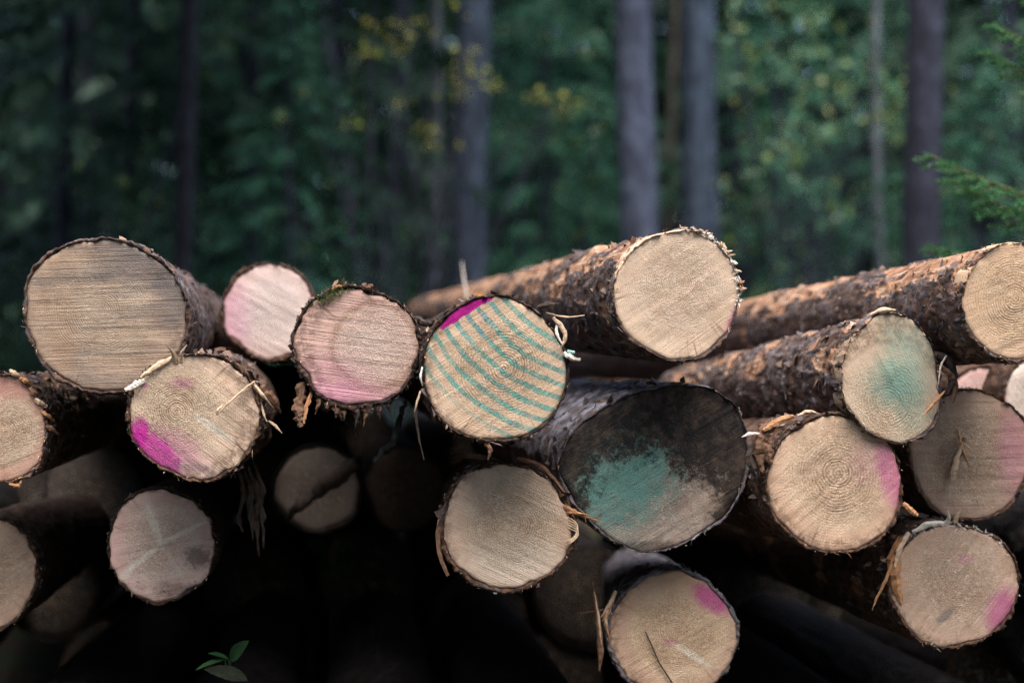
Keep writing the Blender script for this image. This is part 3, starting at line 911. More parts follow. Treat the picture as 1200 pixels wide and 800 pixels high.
# the wood beyond: too far and too blurred to count
def far_forest():
    r = np.random.default_rng(77)
    protos = [spruce_crown(16, 0.6, 2.6, 130, 24, 60 + k, 0.55, 0.12, 0.4) for k in range(3)]
    Vs, Fs, Ts, Ms, off = [], [], [], [], 0
    rows = [(19, 9), (22, 11), (26, 13), (30, 15), (35, 18), (41, 20), (48, 22)]
    spots = []
    for d, cnt in rows:
        half = d * 0.52 + 2
        for i in range(cnt):
            spots.append((-half + 2 * half * (i + r.uniform(0.2, 0.8)) / cnt, d + r.uniform(-1.6, 1.6)))
    for y, cnt in ((-6.5, 11), (-10, 10)):                     # the unseen wood across the clearing, holding back low light
        for i in range(cnt):
            spots.append((-15 + 30 * (i + r.uniform(0.2, 0.8)) / cnt, y + r.uniform(-1, 1)))
    for x_, cnt in ((-9, 6), (6.5, 5)):
        for i in range(cnt):
            spots.append((x_ + r.uniform(-1, 1), -7 + 15 * (i + r.uniform(0.2, 0.8)) / cnt))
    spots += [(-5.2, 3.5), (-6.0, 6.0), (-5.6, 8.3), (-7.5, 4.6), (-7.2, 8.0), (-4.9, 1.0)]   # added on the left, out of view, to shade that side
    if True:
        for (x, y) in spots:
            V, F, ti = protos[r.integers(0, 3)]
            a = r.uniform(0, 6.28); s = r.uniform(0.8, 1.25)
            M_ = np.array([[math.cos(a), -math.sin(a), 0], [math.sin(a), math.cos(a), 0], [0, 0, 1]]) * s
            gz = ground_z(x, y)
            Vs.append(V @ M_.T + np.array([x, y, gz])); Fs.append(F + off); Ts.append(np.clip(ti + r.normal(0, .12), 0, 1)); Ms.append(np.zeros(len(F))); off += len(V)
            z = np.linspace(-0.2, 14 * s, 8)
            tv, tf = tube(np.stack([np.full(8, x), np.full(8, y), z + gz], 1), 0.17 * s * (1 - z / (16 * s)), 8)
            Vs.append(tv); Fs.append(tf + off); Ts.append(np.zeros(len(tf))); Ms.append(np.ones(len(tf))); off += len(tv)
    me = mesh_np("forest", np.concatenate(Vs), np.concatenate(Fs), False, np.concatenate(Ms), None, {"tint": np.concatenate(Ts)})
    o = obj("distant_forest", me, [NEEDLE, TR_DARK])
    tag(o, "dark blurred spruce wood closing off the background", "forest", None, "stuff")
far_forest()

# ------------------------------------------------------------------ the timber stack
def paint(at, r, c=MAG, k=0.8, soft=0.4, ang=0, **kw):
    return dict(at=at, r=r, c=c, k=k, soft=soft, ang=ang, **kw)
def streak(at, to, w=3, c=STREAK, k=0.75, **kw):
    return dict(at=at, to=to, w=w, c=c, k=k, soft=0.45, na=1.1, **kw)

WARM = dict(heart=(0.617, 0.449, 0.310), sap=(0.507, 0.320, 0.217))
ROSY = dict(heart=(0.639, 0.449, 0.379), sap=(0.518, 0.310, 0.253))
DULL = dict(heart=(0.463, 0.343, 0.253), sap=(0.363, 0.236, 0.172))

LOGS = {}
LOGS["big_left"] = Log("biggest log at upper left, weathered grey-brown face with level saw lines",
    [(28, 370), (30, 335), (46, 306), (75, 286), (110, 279), (150, 283), (180, 297), (205, 322), (220, 355), (222, 388), (212, 415), (192, 437), (160, 455), (125, 463), (90, 457), (58, 436), (37, 405)],
    2.88, bark=BARK_GREY, seed=1, bark_t=0.006, pith=(118, 365), heart=(0.418, 0.321, 0.235), sap=(0.363, 0.246, 0.166), ring=0.22, saw_ang=2, saw=0.5,
    grey=0.55, grey_col=(0.15, 0.135, 0.13), rough_centre=0.3, specks=0.1, zone=0.62,
    paints=[paint((160, 305), (64, 30), (0.10, 0.095, 0.10), 0.8, 0.6, -20, na=1.6, ns=25), paint((205, 345), (24, 44), (0.10, 0.095, 0.10), 0.75, 0.6, na=1.5, ns=25), paint((75, 390), (16, 45), (0.36, 0.2, 0.11), 0.35, 0.6)])
LOGS["pink_back"] = Log("small rosy log end set back between the biggest log and the moss-topped one", (316, 365, 56, 59), 3.55, bark=BARK_BROWN, seed=2,
    heart=(0.727, 0.556, 0.505), sap=(0.639, 0.449, 0.390), ring=0.08, saw=0.15, grain=0.2, specks=0.0,
    paints=[paint((274, 372), (20, 40), PINK, 0.45, 0.6), paint((325, 365), (36, 42), (0.70, 0.62, 0.55), 0.5, 0.6)])
LOGS["mossy"] = Log("pinkish log end with a tuft of moss on its upper left rim", (418, 406, 76, 73), 2.80, bark=BARK_DARK, seed=3, pith=(440, 405), bark_t=0.009,
    **ROSY, ring=0.15, saw_ang=-8, saw=0.45, zone=0.66, arc=0.5,
    paints=[paint((410, 462), (50, 14), (0.55, 0.15, 0.33), 0.42, 0.6, -5), paint((395, 440), (40, 24), PINK, 0.25, 0.7), paint((440, 405), (34, 30), (0.72, 0.6, 0.5), 0.45, 0.7)])
LOGS["striped"] = Log("log end painted with teal diagonal stripes and a magenta edge", (580, 433, 87, 86, 0.018), 2.74, bark=BARK_DARK, seed=4, pith=(590, 432), bark_t=0.005,
    heart=(0.661, 0.482, 0.332), sap=(0.573, 0.395, 0.276), ring=0.30, ring_gap=0.0052, saw_ang=32, saw=0.3, zone=0.7, zone_amt=0.4,
    stripes=dict(at=(580, 433), ang=-38, bend=-1.5, gap=0.0262, v0=-0.105, u1=0.175, blue=(560, 378),
                 solid=[dict(at=(543, 358), r=(35, 11), ang=32, c=(0.34, 0.008, 0.17))]))
LOGS["clean_top"] = Log("clean pale log on top at centre, ragged splinter fringe along its upper right rim", (793, 345, 76, 78, 0.015), 2.78, vp=(325, 385), bark=BARK_GREY, strip=0.55, strip_dir=115, seed=5, pith=(797, 332),
    heart=(0.705, 0.534, 0.390), sap=(0.639, 0.459, 0.321), ring=0.26, ring_gap=0.0040, saw_ang=35, saw=0.18, grain=0.35, zone=0.75, zone_amt=0.35, bark_t=0.005, specks=0.0, rear_drop=0.0,
    paints=[paint((862, 378), (9, 28), (0.5, 0.07, 0.28), 0.75, 0.5, -22)])
LOGS["right_top"] = Log("pale log at the right edge atop the stack, torn orange bark behind", (1192, 352, 68, 71, 0.015), 2.76, vp=(330, 425), bark=BARK_GREY, strip=0.58, strip_dir=100, seed=6, pith=(1190, 350),
    heart=(0.639, 0.449, 0.286), sap=(0.551, 0.374, 0.253), ring=0.32, ring_gap=0.0052, saw_ang=20, saw=0.12, grain=0.45, bark_t=0.006, specks=0.0, rear_drop=0.12, length=5.2)
LOGS["teal_wedge"] = Log("rounded-triangle log end with a soft teal smear, below the right top log",
    [(983, 440), (988, 410), (1005, 385), (1025, 368), (1045, 363), (1065, 370), (1085, 390), (1100, 425), (1102, 455), (1100, 490), (1085, 512), (1060, 523), (1035, 516), (1005, 495), (988, 470)],
    2.84, vp=(330, 430), bark=BARK_GREY, strip=0.40, strip_dir=100, seed=7, pith=(1040, 470), heart=(0.573, 0.449, 0.321), sap=(0.484, 0.352, 0.253), ring=0.26, ring_gap=0.0062, saw_ang=-65, saw=0.2, bark_t=0.005, rear_drop=0.08, length=1.5,
    paints=[paint((1060, 440), (24, 62), (0.13, 0.30, 0.24), 0.6, 0.6, 12, na=1.2), paint((1045, 450), (30, 26), TEAL, 0.6, 0.6, na=1.1), paint((1080, 410), (22, 40), (0.28, 0.36, 0.28), 0.5, 0.6)])
LOGS["black_mould"] = Log("large log end blackened by mould with a teal sprayed centre",
    [(652, 545), (660, 520), (685, 492), (715, 472), (755, 455), (800, 449), (840, 455), (865, 475), (876, 505), (878, 540), (870, 575), (856, 600), (825, 625), (785, 645), (750, 649), (715, 632), (680, 600), (660, 570)],
    2.92, bark=BARK_SILVER, seed=8, pith=(765, 560), heart=(0.441, 0.352, 0.286), sap=(0.363, 0.267, 0.206), ring=0.2, saw_ang=30, saw=0.45, grey=0.5, bark_t=0.005, specks=0.5,
    mould=dict(at=(760, 614), r=(86, 90)),
    paints=[paint((730, 555), (66, 50), (0.055, 0.28, 0.245), 0.85, 0.5, 20, na=1.7, ns=30), paint((755, 642), (40, 8), (0.02, 0.018, 0.016), 0.8, 0.5, na=2.0, ns=70), paint((845, 590), (22, 20), (0.16, 0.10, 0.06), 0.5, 0.6, na=1.6), paint((705, 590), (55, 45), (0.09, 0.22, 0.19), 0.5, 0.6, na=1.0)])
LOGS["centre_low"] = Log("brown-white log end under the striped log, bark curling off its left side", (594, 617, 79, 77), 2.85, vp=(500, 520), bark=BARK_BROWN, strip=0.1, seed=9, pith=(600, 615), bark_t=0.007,
    heart=(0.551, 0.426, 0.310), sap=(0.496, 0.343, 0.253), ring=0.25, saw_ang=-25, saw=0.35, specks=0.25,
    paints=[paint((600, 660), (55, 28), (0.62, 0.55, 0.44), 0.45, 0.6)])
LOGS["magenta_right"] = Log("tan log end with magenta paint on its right side, beside the blackened log", (978, 567, 82, 82, 0.015), 2.83, vp=(480, 500), bark=BARK_BROWN, strip=0.15, seed=10, pith=(982, 555), bark_t=0.006,
    **WARM, ring=0.28, ring_gap=0.006, saw_ang=40, saw=0.15, grain=0.7, zone=0.8,
    paints=[paint((1044, 555), (15, 40), MAG, 0.7, 0.5, 12), paint((1015, 540), (20, 22), PINK, 0.2, 0.7)])
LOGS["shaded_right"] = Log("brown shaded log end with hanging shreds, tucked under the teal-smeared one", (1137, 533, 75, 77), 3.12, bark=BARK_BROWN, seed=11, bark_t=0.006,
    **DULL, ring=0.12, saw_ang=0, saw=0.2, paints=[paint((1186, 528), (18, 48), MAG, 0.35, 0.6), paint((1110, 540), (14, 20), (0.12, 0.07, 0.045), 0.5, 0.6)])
LOGS["rosy_gap"] = Log("rosy log end glimpsed in the gap under the right top log", (1150, 478, 46, 50), 3.45, bark=BARK_BROWN, seed=12, K=96, fine=False, fibres=0,
    heart=(0.683, 0.468, 0.435), sap=(0.606, 0.385, 0.344), ring=0.08, saw=0.15)
LOGS["white_gap"] = Log("whitish log end glimpsed at the right edge under the right top log", (1216, 462, 40, 48), 3.35, bark=BARK_BROWN, seed=13, K=96, fine=False, fibres=0,
    heart=(0.727, 0.618, 0.533), sap=(0.661, 0.511, 0.459), ring=0.08, saw=0.15)
LOGS["low_right"] = Log("log end low at right with pale splinters on top and magenta lower right", (1117, 686, 77, 75), 2.98, vp=(520, 520), bark=BARK_BROWN, strip=0.25, seed=14, pith=(1120, 680), bark_t=0.006,
    heart=(0.551, 0.406, 0.299), sap=(0.484, 0.320, 0.228), ring=0.2, saw_ang=50, saw=0.35, grey=0.2, specks=0.4,
    paints=[paint((1174, 716), (17, 27), MAG, 0.7, 0.5, -20), paint((1130, 655), (10, 6), PINK, 0.3, 0.6), streak((1098, 730), (1118, 712), 5, (0.10, 0.10, 0.11), 0.7)])
LOGS["bottom"] = Log("lowest log at centre right with silvery bark and a magenta patch at upper right", (789, 742, 77, 74), 3.00, vp=(660, 560), length=1.6, bark=BARK_SILVER, seed=15, pith=(795, 740), bark_t=0.006,
    heart=(0.617, 0.449, 0.299), sap=(0.484, 0.310, 0.217), ring=0.22, saw_ang=30, saw=0.3, zone=0.76, zone_amt=0.8,
    paints=[paint((833, 701), (24, 13), MAG, 0.9, 0.45, -32), paint((786, 752), (8, 4), (0.5, 0.1, 0.3), 0.4, 0.6), streak((790, 755), (832, 779), 3.5)])
LOGS["magenta_left"] = Log("log end left of centre with a bold magenta patch on its lower left", (229, 487, 80, 76), 2.80, bark=BARK_BROWN, strip=0.2, seed=16, pith=(207, 482), bark_t=0.007,
    heart=(0.639, 0.492, 0.356), sap=(0.551, 0.385, 0.286), ring=0.3, ring_gap=0.0042, saw_ang=-38, saw=0.25, grain=0.7, zone=0.75,
    paints=[paint((180, 528), (42, 17), (0.50, 0.008, 0.27), 1.0, 0.3, -42, na=1.3), paint((163, 507), (12, 18), (0.50, 0.008, 0.27), 1.0, 0.3, 0, na=0.9), paint((205, 525), (36, 18), (0.4, 0.05, 0.26), 0.5, 0.6, -30),
            paint((214, 449), (13, 6), (0.45, 0.08, 0.28), 0.45, 0.6), paint((170, 452), (4, 3), (0.45, 0.04, 0.28), 0.6, 0.5), paint((225, 548), (34, 7), (0.05, 0.045, 0.07), 0.6, 0.6, -8, na=1.6),
            streak((228, 486), (272, 516), 4), streak((276, 517), (290, 534), 1.5, (0.07, 0.04, 0.025), 0.9)])
LOGS["star"] = Log("low left log end marked with a pale star of cracks", (189, 639, 66, 67), 3.02, vp=(330, 500), bark=BARK_DARK, seed=17, pith=(188, 637), bark_t=0.006,
    heart=(0.617, 0.482, 0.413), sap=(0.484, 0.320, 0.276), ring=0.15, saw_ang=10, saw=0.2, specks=0.8,
    paints=[streak((189, 640), (180, 610), 4, k=.85), streak((182, 622), (172, 586), 5, k=.75), streak((188, 637), (242, 610), 3, k=.85), streak((190, 636), (150, 668), 3.4, k=.9), streak((160, 660), (136, 682), 4.5, k=.65), streak((194, 645), (214, 676), 3, k=0.35),
            paint((232, 652), (14, 12), (0.03, 0.024, 0.02), 0.8, 0.5, -20, na=2.2, ns=70), paint((205, 690), (30, 8), (0.03, 0.024, 0.02), 0.6, 0.5, na=2.2, ns=70), paint((140, 640), (10, 32), (0.45, 0.2, 0.2), 0.3, 0.6)])
LOGS["left_edge"] = Log("log end cut by the left edge below the biggest log, peeling bark on its right", (4, 503, 54, 64), 2.90, bark=BARK_GREY, strip=0.3, seed=18, pith=(5, 505), bark_t=0.006,
    heart=(0.617, 0.468, 0.344), sap=(0.484, 0.289, 0.217), ring=0.2, zone=0.7, zone_amt=0.9, saw_ang=20, saw=0.2, grain=0.7,
    paints=[paint((10, 452), (34, 16), (0.34, 0.13, 0.12), 0.4, 0.6)])
LOGS["left_low"] = Log("dim grey log end cut by the left edge near the bottom", (-18, 672, 63, 70), 3.08, vp=(330, 500), bark=BARK_DARK, seed=19,
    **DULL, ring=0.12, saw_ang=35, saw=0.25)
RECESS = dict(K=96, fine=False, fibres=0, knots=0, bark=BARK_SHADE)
LOGS["dim_left"] = Log("almost black log end recessed left above the star-cracked log", (108, 575, 58, 62), 4.4, seed=20, **RECESS, heart=(0.05, 0.042, 0.037), sap=(0.04, 0.03, 0.025))  # this end and the next two carry recess shade in their colour
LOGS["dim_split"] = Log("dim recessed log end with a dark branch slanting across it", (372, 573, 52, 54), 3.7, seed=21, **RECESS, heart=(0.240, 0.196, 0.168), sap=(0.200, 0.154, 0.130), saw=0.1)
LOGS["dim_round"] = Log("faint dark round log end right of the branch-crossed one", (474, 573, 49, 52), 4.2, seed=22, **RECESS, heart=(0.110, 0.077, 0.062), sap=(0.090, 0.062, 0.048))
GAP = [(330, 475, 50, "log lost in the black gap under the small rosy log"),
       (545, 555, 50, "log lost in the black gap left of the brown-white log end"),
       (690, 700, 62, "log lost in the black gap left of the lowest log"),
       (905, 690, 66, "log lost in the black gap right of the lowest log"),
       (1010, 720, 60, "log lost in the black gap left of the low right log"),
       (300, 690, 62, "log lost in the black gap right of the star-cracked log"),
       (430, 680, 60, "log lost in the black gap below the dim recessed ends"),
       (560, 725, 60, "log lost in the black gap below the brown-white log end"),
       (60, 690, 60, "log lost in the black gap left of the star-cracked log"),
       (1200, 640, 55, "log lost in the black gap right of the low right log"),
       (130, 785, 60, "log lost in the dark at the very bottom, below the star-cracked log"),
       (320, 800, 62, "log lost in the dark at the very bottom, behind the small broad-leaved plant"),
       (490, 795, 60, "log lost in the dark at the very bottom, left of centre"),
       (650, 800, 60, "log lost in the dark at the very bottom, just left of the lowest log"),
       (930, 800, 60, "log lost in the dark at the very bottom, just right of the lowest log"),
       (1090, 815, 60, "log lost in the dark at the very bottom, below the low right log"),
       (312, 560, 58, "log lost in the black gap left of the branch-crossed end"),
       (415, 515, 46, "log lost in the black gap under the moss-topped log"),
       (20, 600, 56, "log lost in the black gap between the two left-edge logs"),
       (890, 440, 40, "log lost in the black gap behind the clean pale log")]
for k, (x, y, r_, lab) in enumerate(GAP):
    Log(lab, (x, y, r_, r_), 5.0, seed=30 + k, length=2.7, **RECESS, heart=(0.014, 0.012, 0.011), sap=(0.012, 0.010, 0.009))  # filler logs; near-black faces paint in the shade of the gaps

for k, (x, y, r_, lab) in enumerate([(-150, 620, 78, "added unseen log next past the left edge, middle row"), (-130, 800, 76, "added unseen log next past the left edge, bottom row"),
                                     (1272, 655, 66, "added unseen log next past the right edge, middle row"), (1262, 790, 60, "added unseen log next past the right edge, bottom row"),
                                     (-300, 780, 80, "added unseen log second past the left edge, bottom row")]):
    Log(lab, (x, y, r_, r_), 3.1, seed=60 + k, vp=(600 + (x - 600) * 0.55, 520), **RECESS, **DULL)  # added beside the view to keep side light out of the gaps

Log("log lost in the dark right of and below the low right log", (1172, 800, 66, 66), 3.9, seed=77, vp=(520, 520), **RECESS, heart=(0.014, 0.012, 0.011), sap=(0.012, 0.010, 0.009))  # filler whose near-black colour stands in for shade

# unseen bottom row, added to carry the rest and keep the gaps dark
for k, (x, r_, lab) in enumerate([(60, 84, "log of the added lowest row, leftmost"), (255, 82, "log of the added lowest row, below the small broad-leaved plant"), (450, 86, "log of the added lowest row, left of its middle one"),
                                  (640, 84, "log of the added lowest row, the middle one"), (985, 84, "log of the added lowest row, below the magenta-sided log"), (1180, 82, "log of the added lowest row, rightmost")]):
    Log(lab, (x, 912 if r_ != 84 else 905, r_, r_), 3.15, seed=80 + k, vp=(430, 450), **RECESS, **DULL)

# ------------------------------------------------------------------ bark scales and torn pieces on the logs
for key, cnt, th, sr in (("big_left", 260, (-60, 110), (0.0, 1.6)), ("clean_top", 420, (60, 240), (0.0, 1.6)), ("right_top", 500, (60, 250), (0.0, 2.2)),
                         ("teal_wedge", 380, (60, 240), (0.0, 1.6)), ("black_mould", 200, (60, 190), (0.0, 0.8)), ("magenta_right", 160, (90, 200), (0, .3)),
                         ("low_right", 200, (80, 220), (0, .4)), ("bottom", 120, (50, 180), (0, .4)), ("left_edge", 250, (-60, 100), (0, .5)),
                         ("magenta_left", 200, (-60, 90), (0, .4)), ("mossy", 200, (0, 360), (0, .2)), ("centre_low", 160, (0, 360), (0, .2)), ("striped", 160, (0, 360), (0, .15))):
    LOGS[key].flakes(cnt, len(key) + cnt, th, sr)

def rb(key, name, mat, pts, w, **kw):
    rb.n += 1
    return LOGS[key].ribbon(name, pts, w, mat, seed=rb.n, **kw)
rb.n = 0
L = "magenta_left"
rb(L, "splinter", SPLINT_PALE, [(206, 426, 0), (203, 412, .012), (196, 402, .02)], [9, 7, 1])
rb(L, "splinter", SPLINT_PALE, [(212, 424, 0), (214, 412, .01), (220, 404, .015)], [6, 4, 1])
rb(L, "splinter", SPLINT_PALE, [(204, 418, 0), (182, 430, .008), (166, 443, .01)], [5, 9, 4])
rb(L, "splinter", SPLINT_WHITE, [(170, 446, .002), (160, 452, .012), (148, 457, .014)], [7, 9, 5])
rb(L, "splinter", SPLINT_PALE, [(299, 446, .004), (278, 462, .014), (257, 483, .016)], [3, 4, 2])
rb(L, "splinter", SPLINT_PALE, [(262, 474, .014), (256, 481, .016), (255, 486, .012)], [2, 5, 2])
rb(L, "splinter", SPLINT_PALE, [(296, 448, 0), (309, 464, .01), (320, 478, -.02)], [4, 4, 1])
rb(L, "splinter", SPLINT_BROWN, [(303, 455, -.02), (318, 468, -.02), (328, 484, -.04)], [12, 14, 3])
rb(L, "splinter", SPLINT_PALE, [(304, 468, -.01), (308, 484, 0), (313, 494, 0)], [3, 3, 1])
rb(L, "splinter", SPLINT_PALE, [(314, 494, -.03), (322, 499, -.02), (330, 508, -.02)], [2, 4, 1])
for k in range(4):
    x = 270 + 7 * k
    rb(L, "bark_strip", SPLINT_DARK, [(x, 560 - 3 * k, -.22), (x + 12, 590, -.24), (x - 2 + 9 * (k % 3), 622, -.25), (x + 6 + 6 * (k % 3), 640 + 10 * (k % 4), -.24)], [3, 9, 8, 1], rough=0.7)
L = "mossy"
rb(L, "bark_flap", SPLINT_BROWN, [(355, 448, -.012), (351, 470, -.004), (350, 488, 0), (353, 500, .002)], [10, 15, 13, 5], thick=0.004, rough=0.5)
rb(L, "bark_flap", SPLINT_ORANGE, [(364, 460, -.008), (358, 478, .002), (356, 496, .004)], [5, 8, 3], rough=0.5)
for k in range(14):
    x = 376 + 6 * k + random.uniform(-4, 4)
    y = 406 + 73 * math.sqrt(max(0, 1 - ((x - 418) / 76) ** 2)) - 2
    rb(L, "bark_strip", random.choice((SPLINT_BROWN, SPLINT_DARK, SPLINT_DARK)), [(x, y - 4, -.01), (x + random.uniform(-3, 4), y + 6, 0), (x + random.uniform(-6, 8), y + random.uniform(10, 24), -.004)], [random.uniform(5, 10), random.uniform(4, 9), 1], thick=0.003, rough=0.6)
rb(L, "bark_flap", SPLINT_DARK, [(486, 372, -.004), (497, 380, .004), (506, 378, 0)], [8, 9, 3], thick=0.004)
rb(L, "bark_flap", SPLINT_BROWN, [(425, 334, 0), (431, 338, .01), (437, 334, .004)], [6, 8, 5], thick=0.004)
rb(L, "bark_flap", SPLINT_ORANGE, [(388, 340, 0), (396, 335, .006), (404, 337, 0)], [3, 5, 2])
L = "striped"
rb(L, "splinter", SPLINT_PALE, [(648, 372, 0), (659, 384, .01), (663, 398, .012), (655, 408, .008)], [4, 6, 5, 2])
rb(L, "splinter", SPLINT_WHITE, [(653, 380, 0), (650, 392, .012), (658, 404, .014)], [3, 4, 2])
rb(L, "splinter", SPLINT_PALE, [(640, 366, 0), (660, 373, .02), (682, 370, .03)], [2, 2, 1])
rb(L, "splinter", SPLINT_WHITE, [(660, 414, .004), (668, 420, .014), (678, 422, .02)], [6, 8, 4], thick=0.003)
rb(L, "splinter", SPLINT_TEAL, [(664, 412, .008), (672, 413, .014)], [5, 3])
rb(L, "bark_flap", SPLINT_DARK, [(630, 360, 0), (641, 356, .01), (654, 356, .012)], [3, 9, 2], thick=0.002)
rb(L, "splinter", SPLINT_WHITE, [(495, 430, 0), (492, 442, .01), (495, 452, .004)], [2, 3, 1])
rb(L, "splinter", SPLINT_PALE, [(493, 458, 0), (489, 470, .004), (486, 482, 0)], [2, 3, 1])
rb(L, "bark_strip", SPLINT_DARK, [(488, 480, -.03), (491, 510, -.03), (498, 540, -.03)], [5, 3, 1])
rb(L, "bark_flap", SPLINT_BROWN, [(570, 518, 0), (575, 527, .004), (572, 538, 0)], [7, 6, 2])
L = "clean_top"
LOGS[L].fringe(420, 401, SPLINT_WHITE, (-8, 86), 0.003, 0.011, 0.0012, out=0.5)
for k in range(22):
    a = R(random.uniform(2, 84)); b_ = a + R(random.uniform(-9, 9)); w_ = random.uniform(4, 9)
    r_ = random.uniform(76, 82)
    rb(L, "splinter", random.choice((SPLINT_PALE, SPLINT_WHITE, SPLINT_PALE, SPLINT_ORANGE)), [(793 + 72 * math.cos(a), 345 - 74 * math.sin(a), -.004), (793 + 76 * math.cos((a + b_) / 2), 345 - 78 * math.sin((a + b_) / 2), random.uniform(-.004, .006)), (793 + r_ * math.cos(b_), 345 - (r_ + 2) * math.sin(b_), random.uniform(-.008, .008))], [w_, w_ * .8, 1])
L = "magenta_right"
rb(L, "bark_flap", SPLINT_BROWN, [(918, 492, -.01), (900, 499, .0), (889, 514, .004), (887, 534, .002), (893, 551, 0)], [8, 15, 18, 16, 6], thick=0.004)
rb(L, "bark_flap", SPLINT_ORANGE, [(930, 487, -.004), (908, 493, .008), (893, 504, .010)], [5, 11, 5], thick=0.003)
rb(L, "bark_flap", SPLINT_BROWN, [(905, 510, 0), (899, 526, .01), (903, 544, .006)], [6, 12, 5], thick=0.004)
rb(L, "bark_flap", SPLINT_DARK, [(886, 520, -.02), (882, 540, -.01), (888, 558, -.01)], [8, 14, 6], thick=0.005)
rb(L, "splinter", SPLINT_PALE, [(935, 487, 0), (947, 481, .006), (958, 484, 0)], [3, 5, 2])
rb(L, "splinter", SPLINT_WHITE, [(868, 512, .01), (878, 508, .012), (890, 509, .0)], [1, 6, 4])
rb(L, "bark_flap", SPLINT_ORANGE, [(1058, 590, 0), (1066, 598, .004), (1074, 604, 0)], [7, 9, 6], thick=0.004)
L = "centre_low"
rb(L, "splinter", SPLINT_ORANGE, [(660, 594, .0), (682, 604, .02), (704, 611, .03)], [8, 6, 1])
rb(L, "splinter", SPLINT_ORANGE, [(664, 600, .002), (676, 600, .02), (690, 603, .025)], [4, 4, 1])
for k in range(5):
    rb(L, "splinter", SPLINT_PALE, [(665, 606 + 3 * k, .0), (677 + k, 612 + 3 * k, .015), (675 - 2 * k, 628 + 2 * k, .018), (661 + k, 634 + k, .006)], [2, 2, 2, 1])
rb(L, "bark_strip", SPLINT_BROWN, [(526, 588, -.01), (513, 618, .002), (514, 648, .002), (525, 674, 0)], [6, 7, 6, 5], thick=0.003)
rb(L, "bark_strip", SPLINT_DARK, [(536, 572, -.01), (520, 594, 0), (511, 628, 0)], [8, 8, 3], thick=0.003)
rb(L, "bark_flap", SPLINT_BROWN, [(606, 537, -.004), (636, 546, .006), (664, 580, .003)], [4, 8, 4], thick=0.003)
L = "bottom"
rb(L, "splinter", SPLINT_BROWN, [(694, 680, .02), (700, 720, .026), (704, 760, .026), (702, 784, .02)], [2, 7, 7, 2], thick=0.003)
rb(L, "splinter", SPLINT_PALE, [(696, 692, .024), (702, 726, .03), (704, 752, .028)], [1, 3, 1])
for k in range(6):
    rb(L, "splinter", SPLINT_ORANGE if k % 2 else SPLINT_PALE, [(722 - k, 692 + 4 * k, 0), (713 - k, 708 + 3 * k, .012), (704 + 2 * k, 722 + 5 * k, .01)], [4, 4, 1])
rb(L, "splinter", SPLINT_BROWN, [(714, 712, .01), (694, 716, .01), (674, 718, .01)], [3, 2, 1])
L = "low_right"
LOGS[L].fringe(110, 402, SPLINT_WHITE, (40, 130), 0.005, 0.02, 0.0009, out=1.0)
rb(L, "splinter", SPLINT_WHITE, [(1108, 616, -.004), (1111, 606, .008), (1108, 597, .012)], [7, 5, 1])
rb(L, "splinter", SPLINT_PALE, [(1119, 615, -.004), (1121, 604, .004), (1124, 596, .008)], [6, 5, 1])
rb(L, "splinter", SPLINT_WHITE, [(1070, 624, 0), (1086, 614, .006), (1106, 613, .002)], [5, 9, 5])
rb(L, "bark_flap", SPLINT_ORANGE, [(1058, 630, -.004), (1046, 655, .006), (1046, 685, .004), (1056, 708, 0)], [10, 17, 14, 6], thick=0.003)
rb(L, "bark_flap", SPLINT_PALE, [(1066, 624, 0), (1052, 645, .010), (1047, 664, .010)], [6, 9, 4])
rb(L, "splinter", SPLINT_ORANGE, [(1047, 652, .004), (1036, 680, .016), (1023, 700, .022), (1018, 713, .024)], [3, 6, 4, 1])
L = "shaded_right"
rb(L, "bark_strip", SPLINT_ORANGE, [(1121, 503, .004), (1124, 528, .02), (1131, 547, .024)], [3, 4, 1])
rb(L, "bark_strip", SPLINT_PALE, [(1122, 520, .02), (1114, 544, .026), (1112, 561, .022)], [3, 8, 6])
rb(L, "bark_strip", SPLINT_BROWN, [(1128, 512, .01), (1118, 536, .02), (1106, 552, .02)], [5, 8, 2])
rb(L, "splinter", SPLINT_PALE, [(1098, 505, .02), (1124, 518, .03), (1142, 537, .03)], [1, 2, 1])
L = "teal_wedge"
rb(L, "bark_strip", SPLINT_DARK, [(1092, 414, -.01), (1110, 420, .0), (1119, 440, 0), (1110, 462, 0)], [6, 12, 12, 5], thick=0.004)
rb(L, "bark_strip", SPLINT_BROWN, [(1098, 428, 0), (1112, 436, .006), (1122, 452, .002), (1116, 472, 0)], [5, 9, 8, 3], thick=0.004)
rb(L, "splinter", SPLINT_WHITE, [(1108, 417, .004), (1099, 428, .012), (1097, 450, .010)], [2, 3, 1])
rb(L, "splinter", SPLINT_ORANGE, [(1106, 458, .004), (1094, 470, .012), (1081, 485, .012)], [2, 5, 3])
rb(L, "bark_flap", SPLINT_PALE, [(1020, 369, 0), (1034, 362, .006), (1050, 363, 0)], [3, 6, 2])
L = "left_edge"
for k, (x, y) in enumerate([(18, 437), (30, 446), (40, 458), (48, 470), (55, 486), (60, 502)]):
    rb(L, "bark_flap", (SPLINT_PALE, SPLINT_ORANGE, SPLINT_BROWN)[k % 3], [(x - 6, y - 3, 0), (x, y, .010), (x + 7, y + 7, -.01)], [4, 8, 3], thick=0.003)
rb(L, "splinter", SPLINT_ORANGE, [(10, 566, 0), (22, 570, .006), (26, 562, .006)], [3, 5, 2])

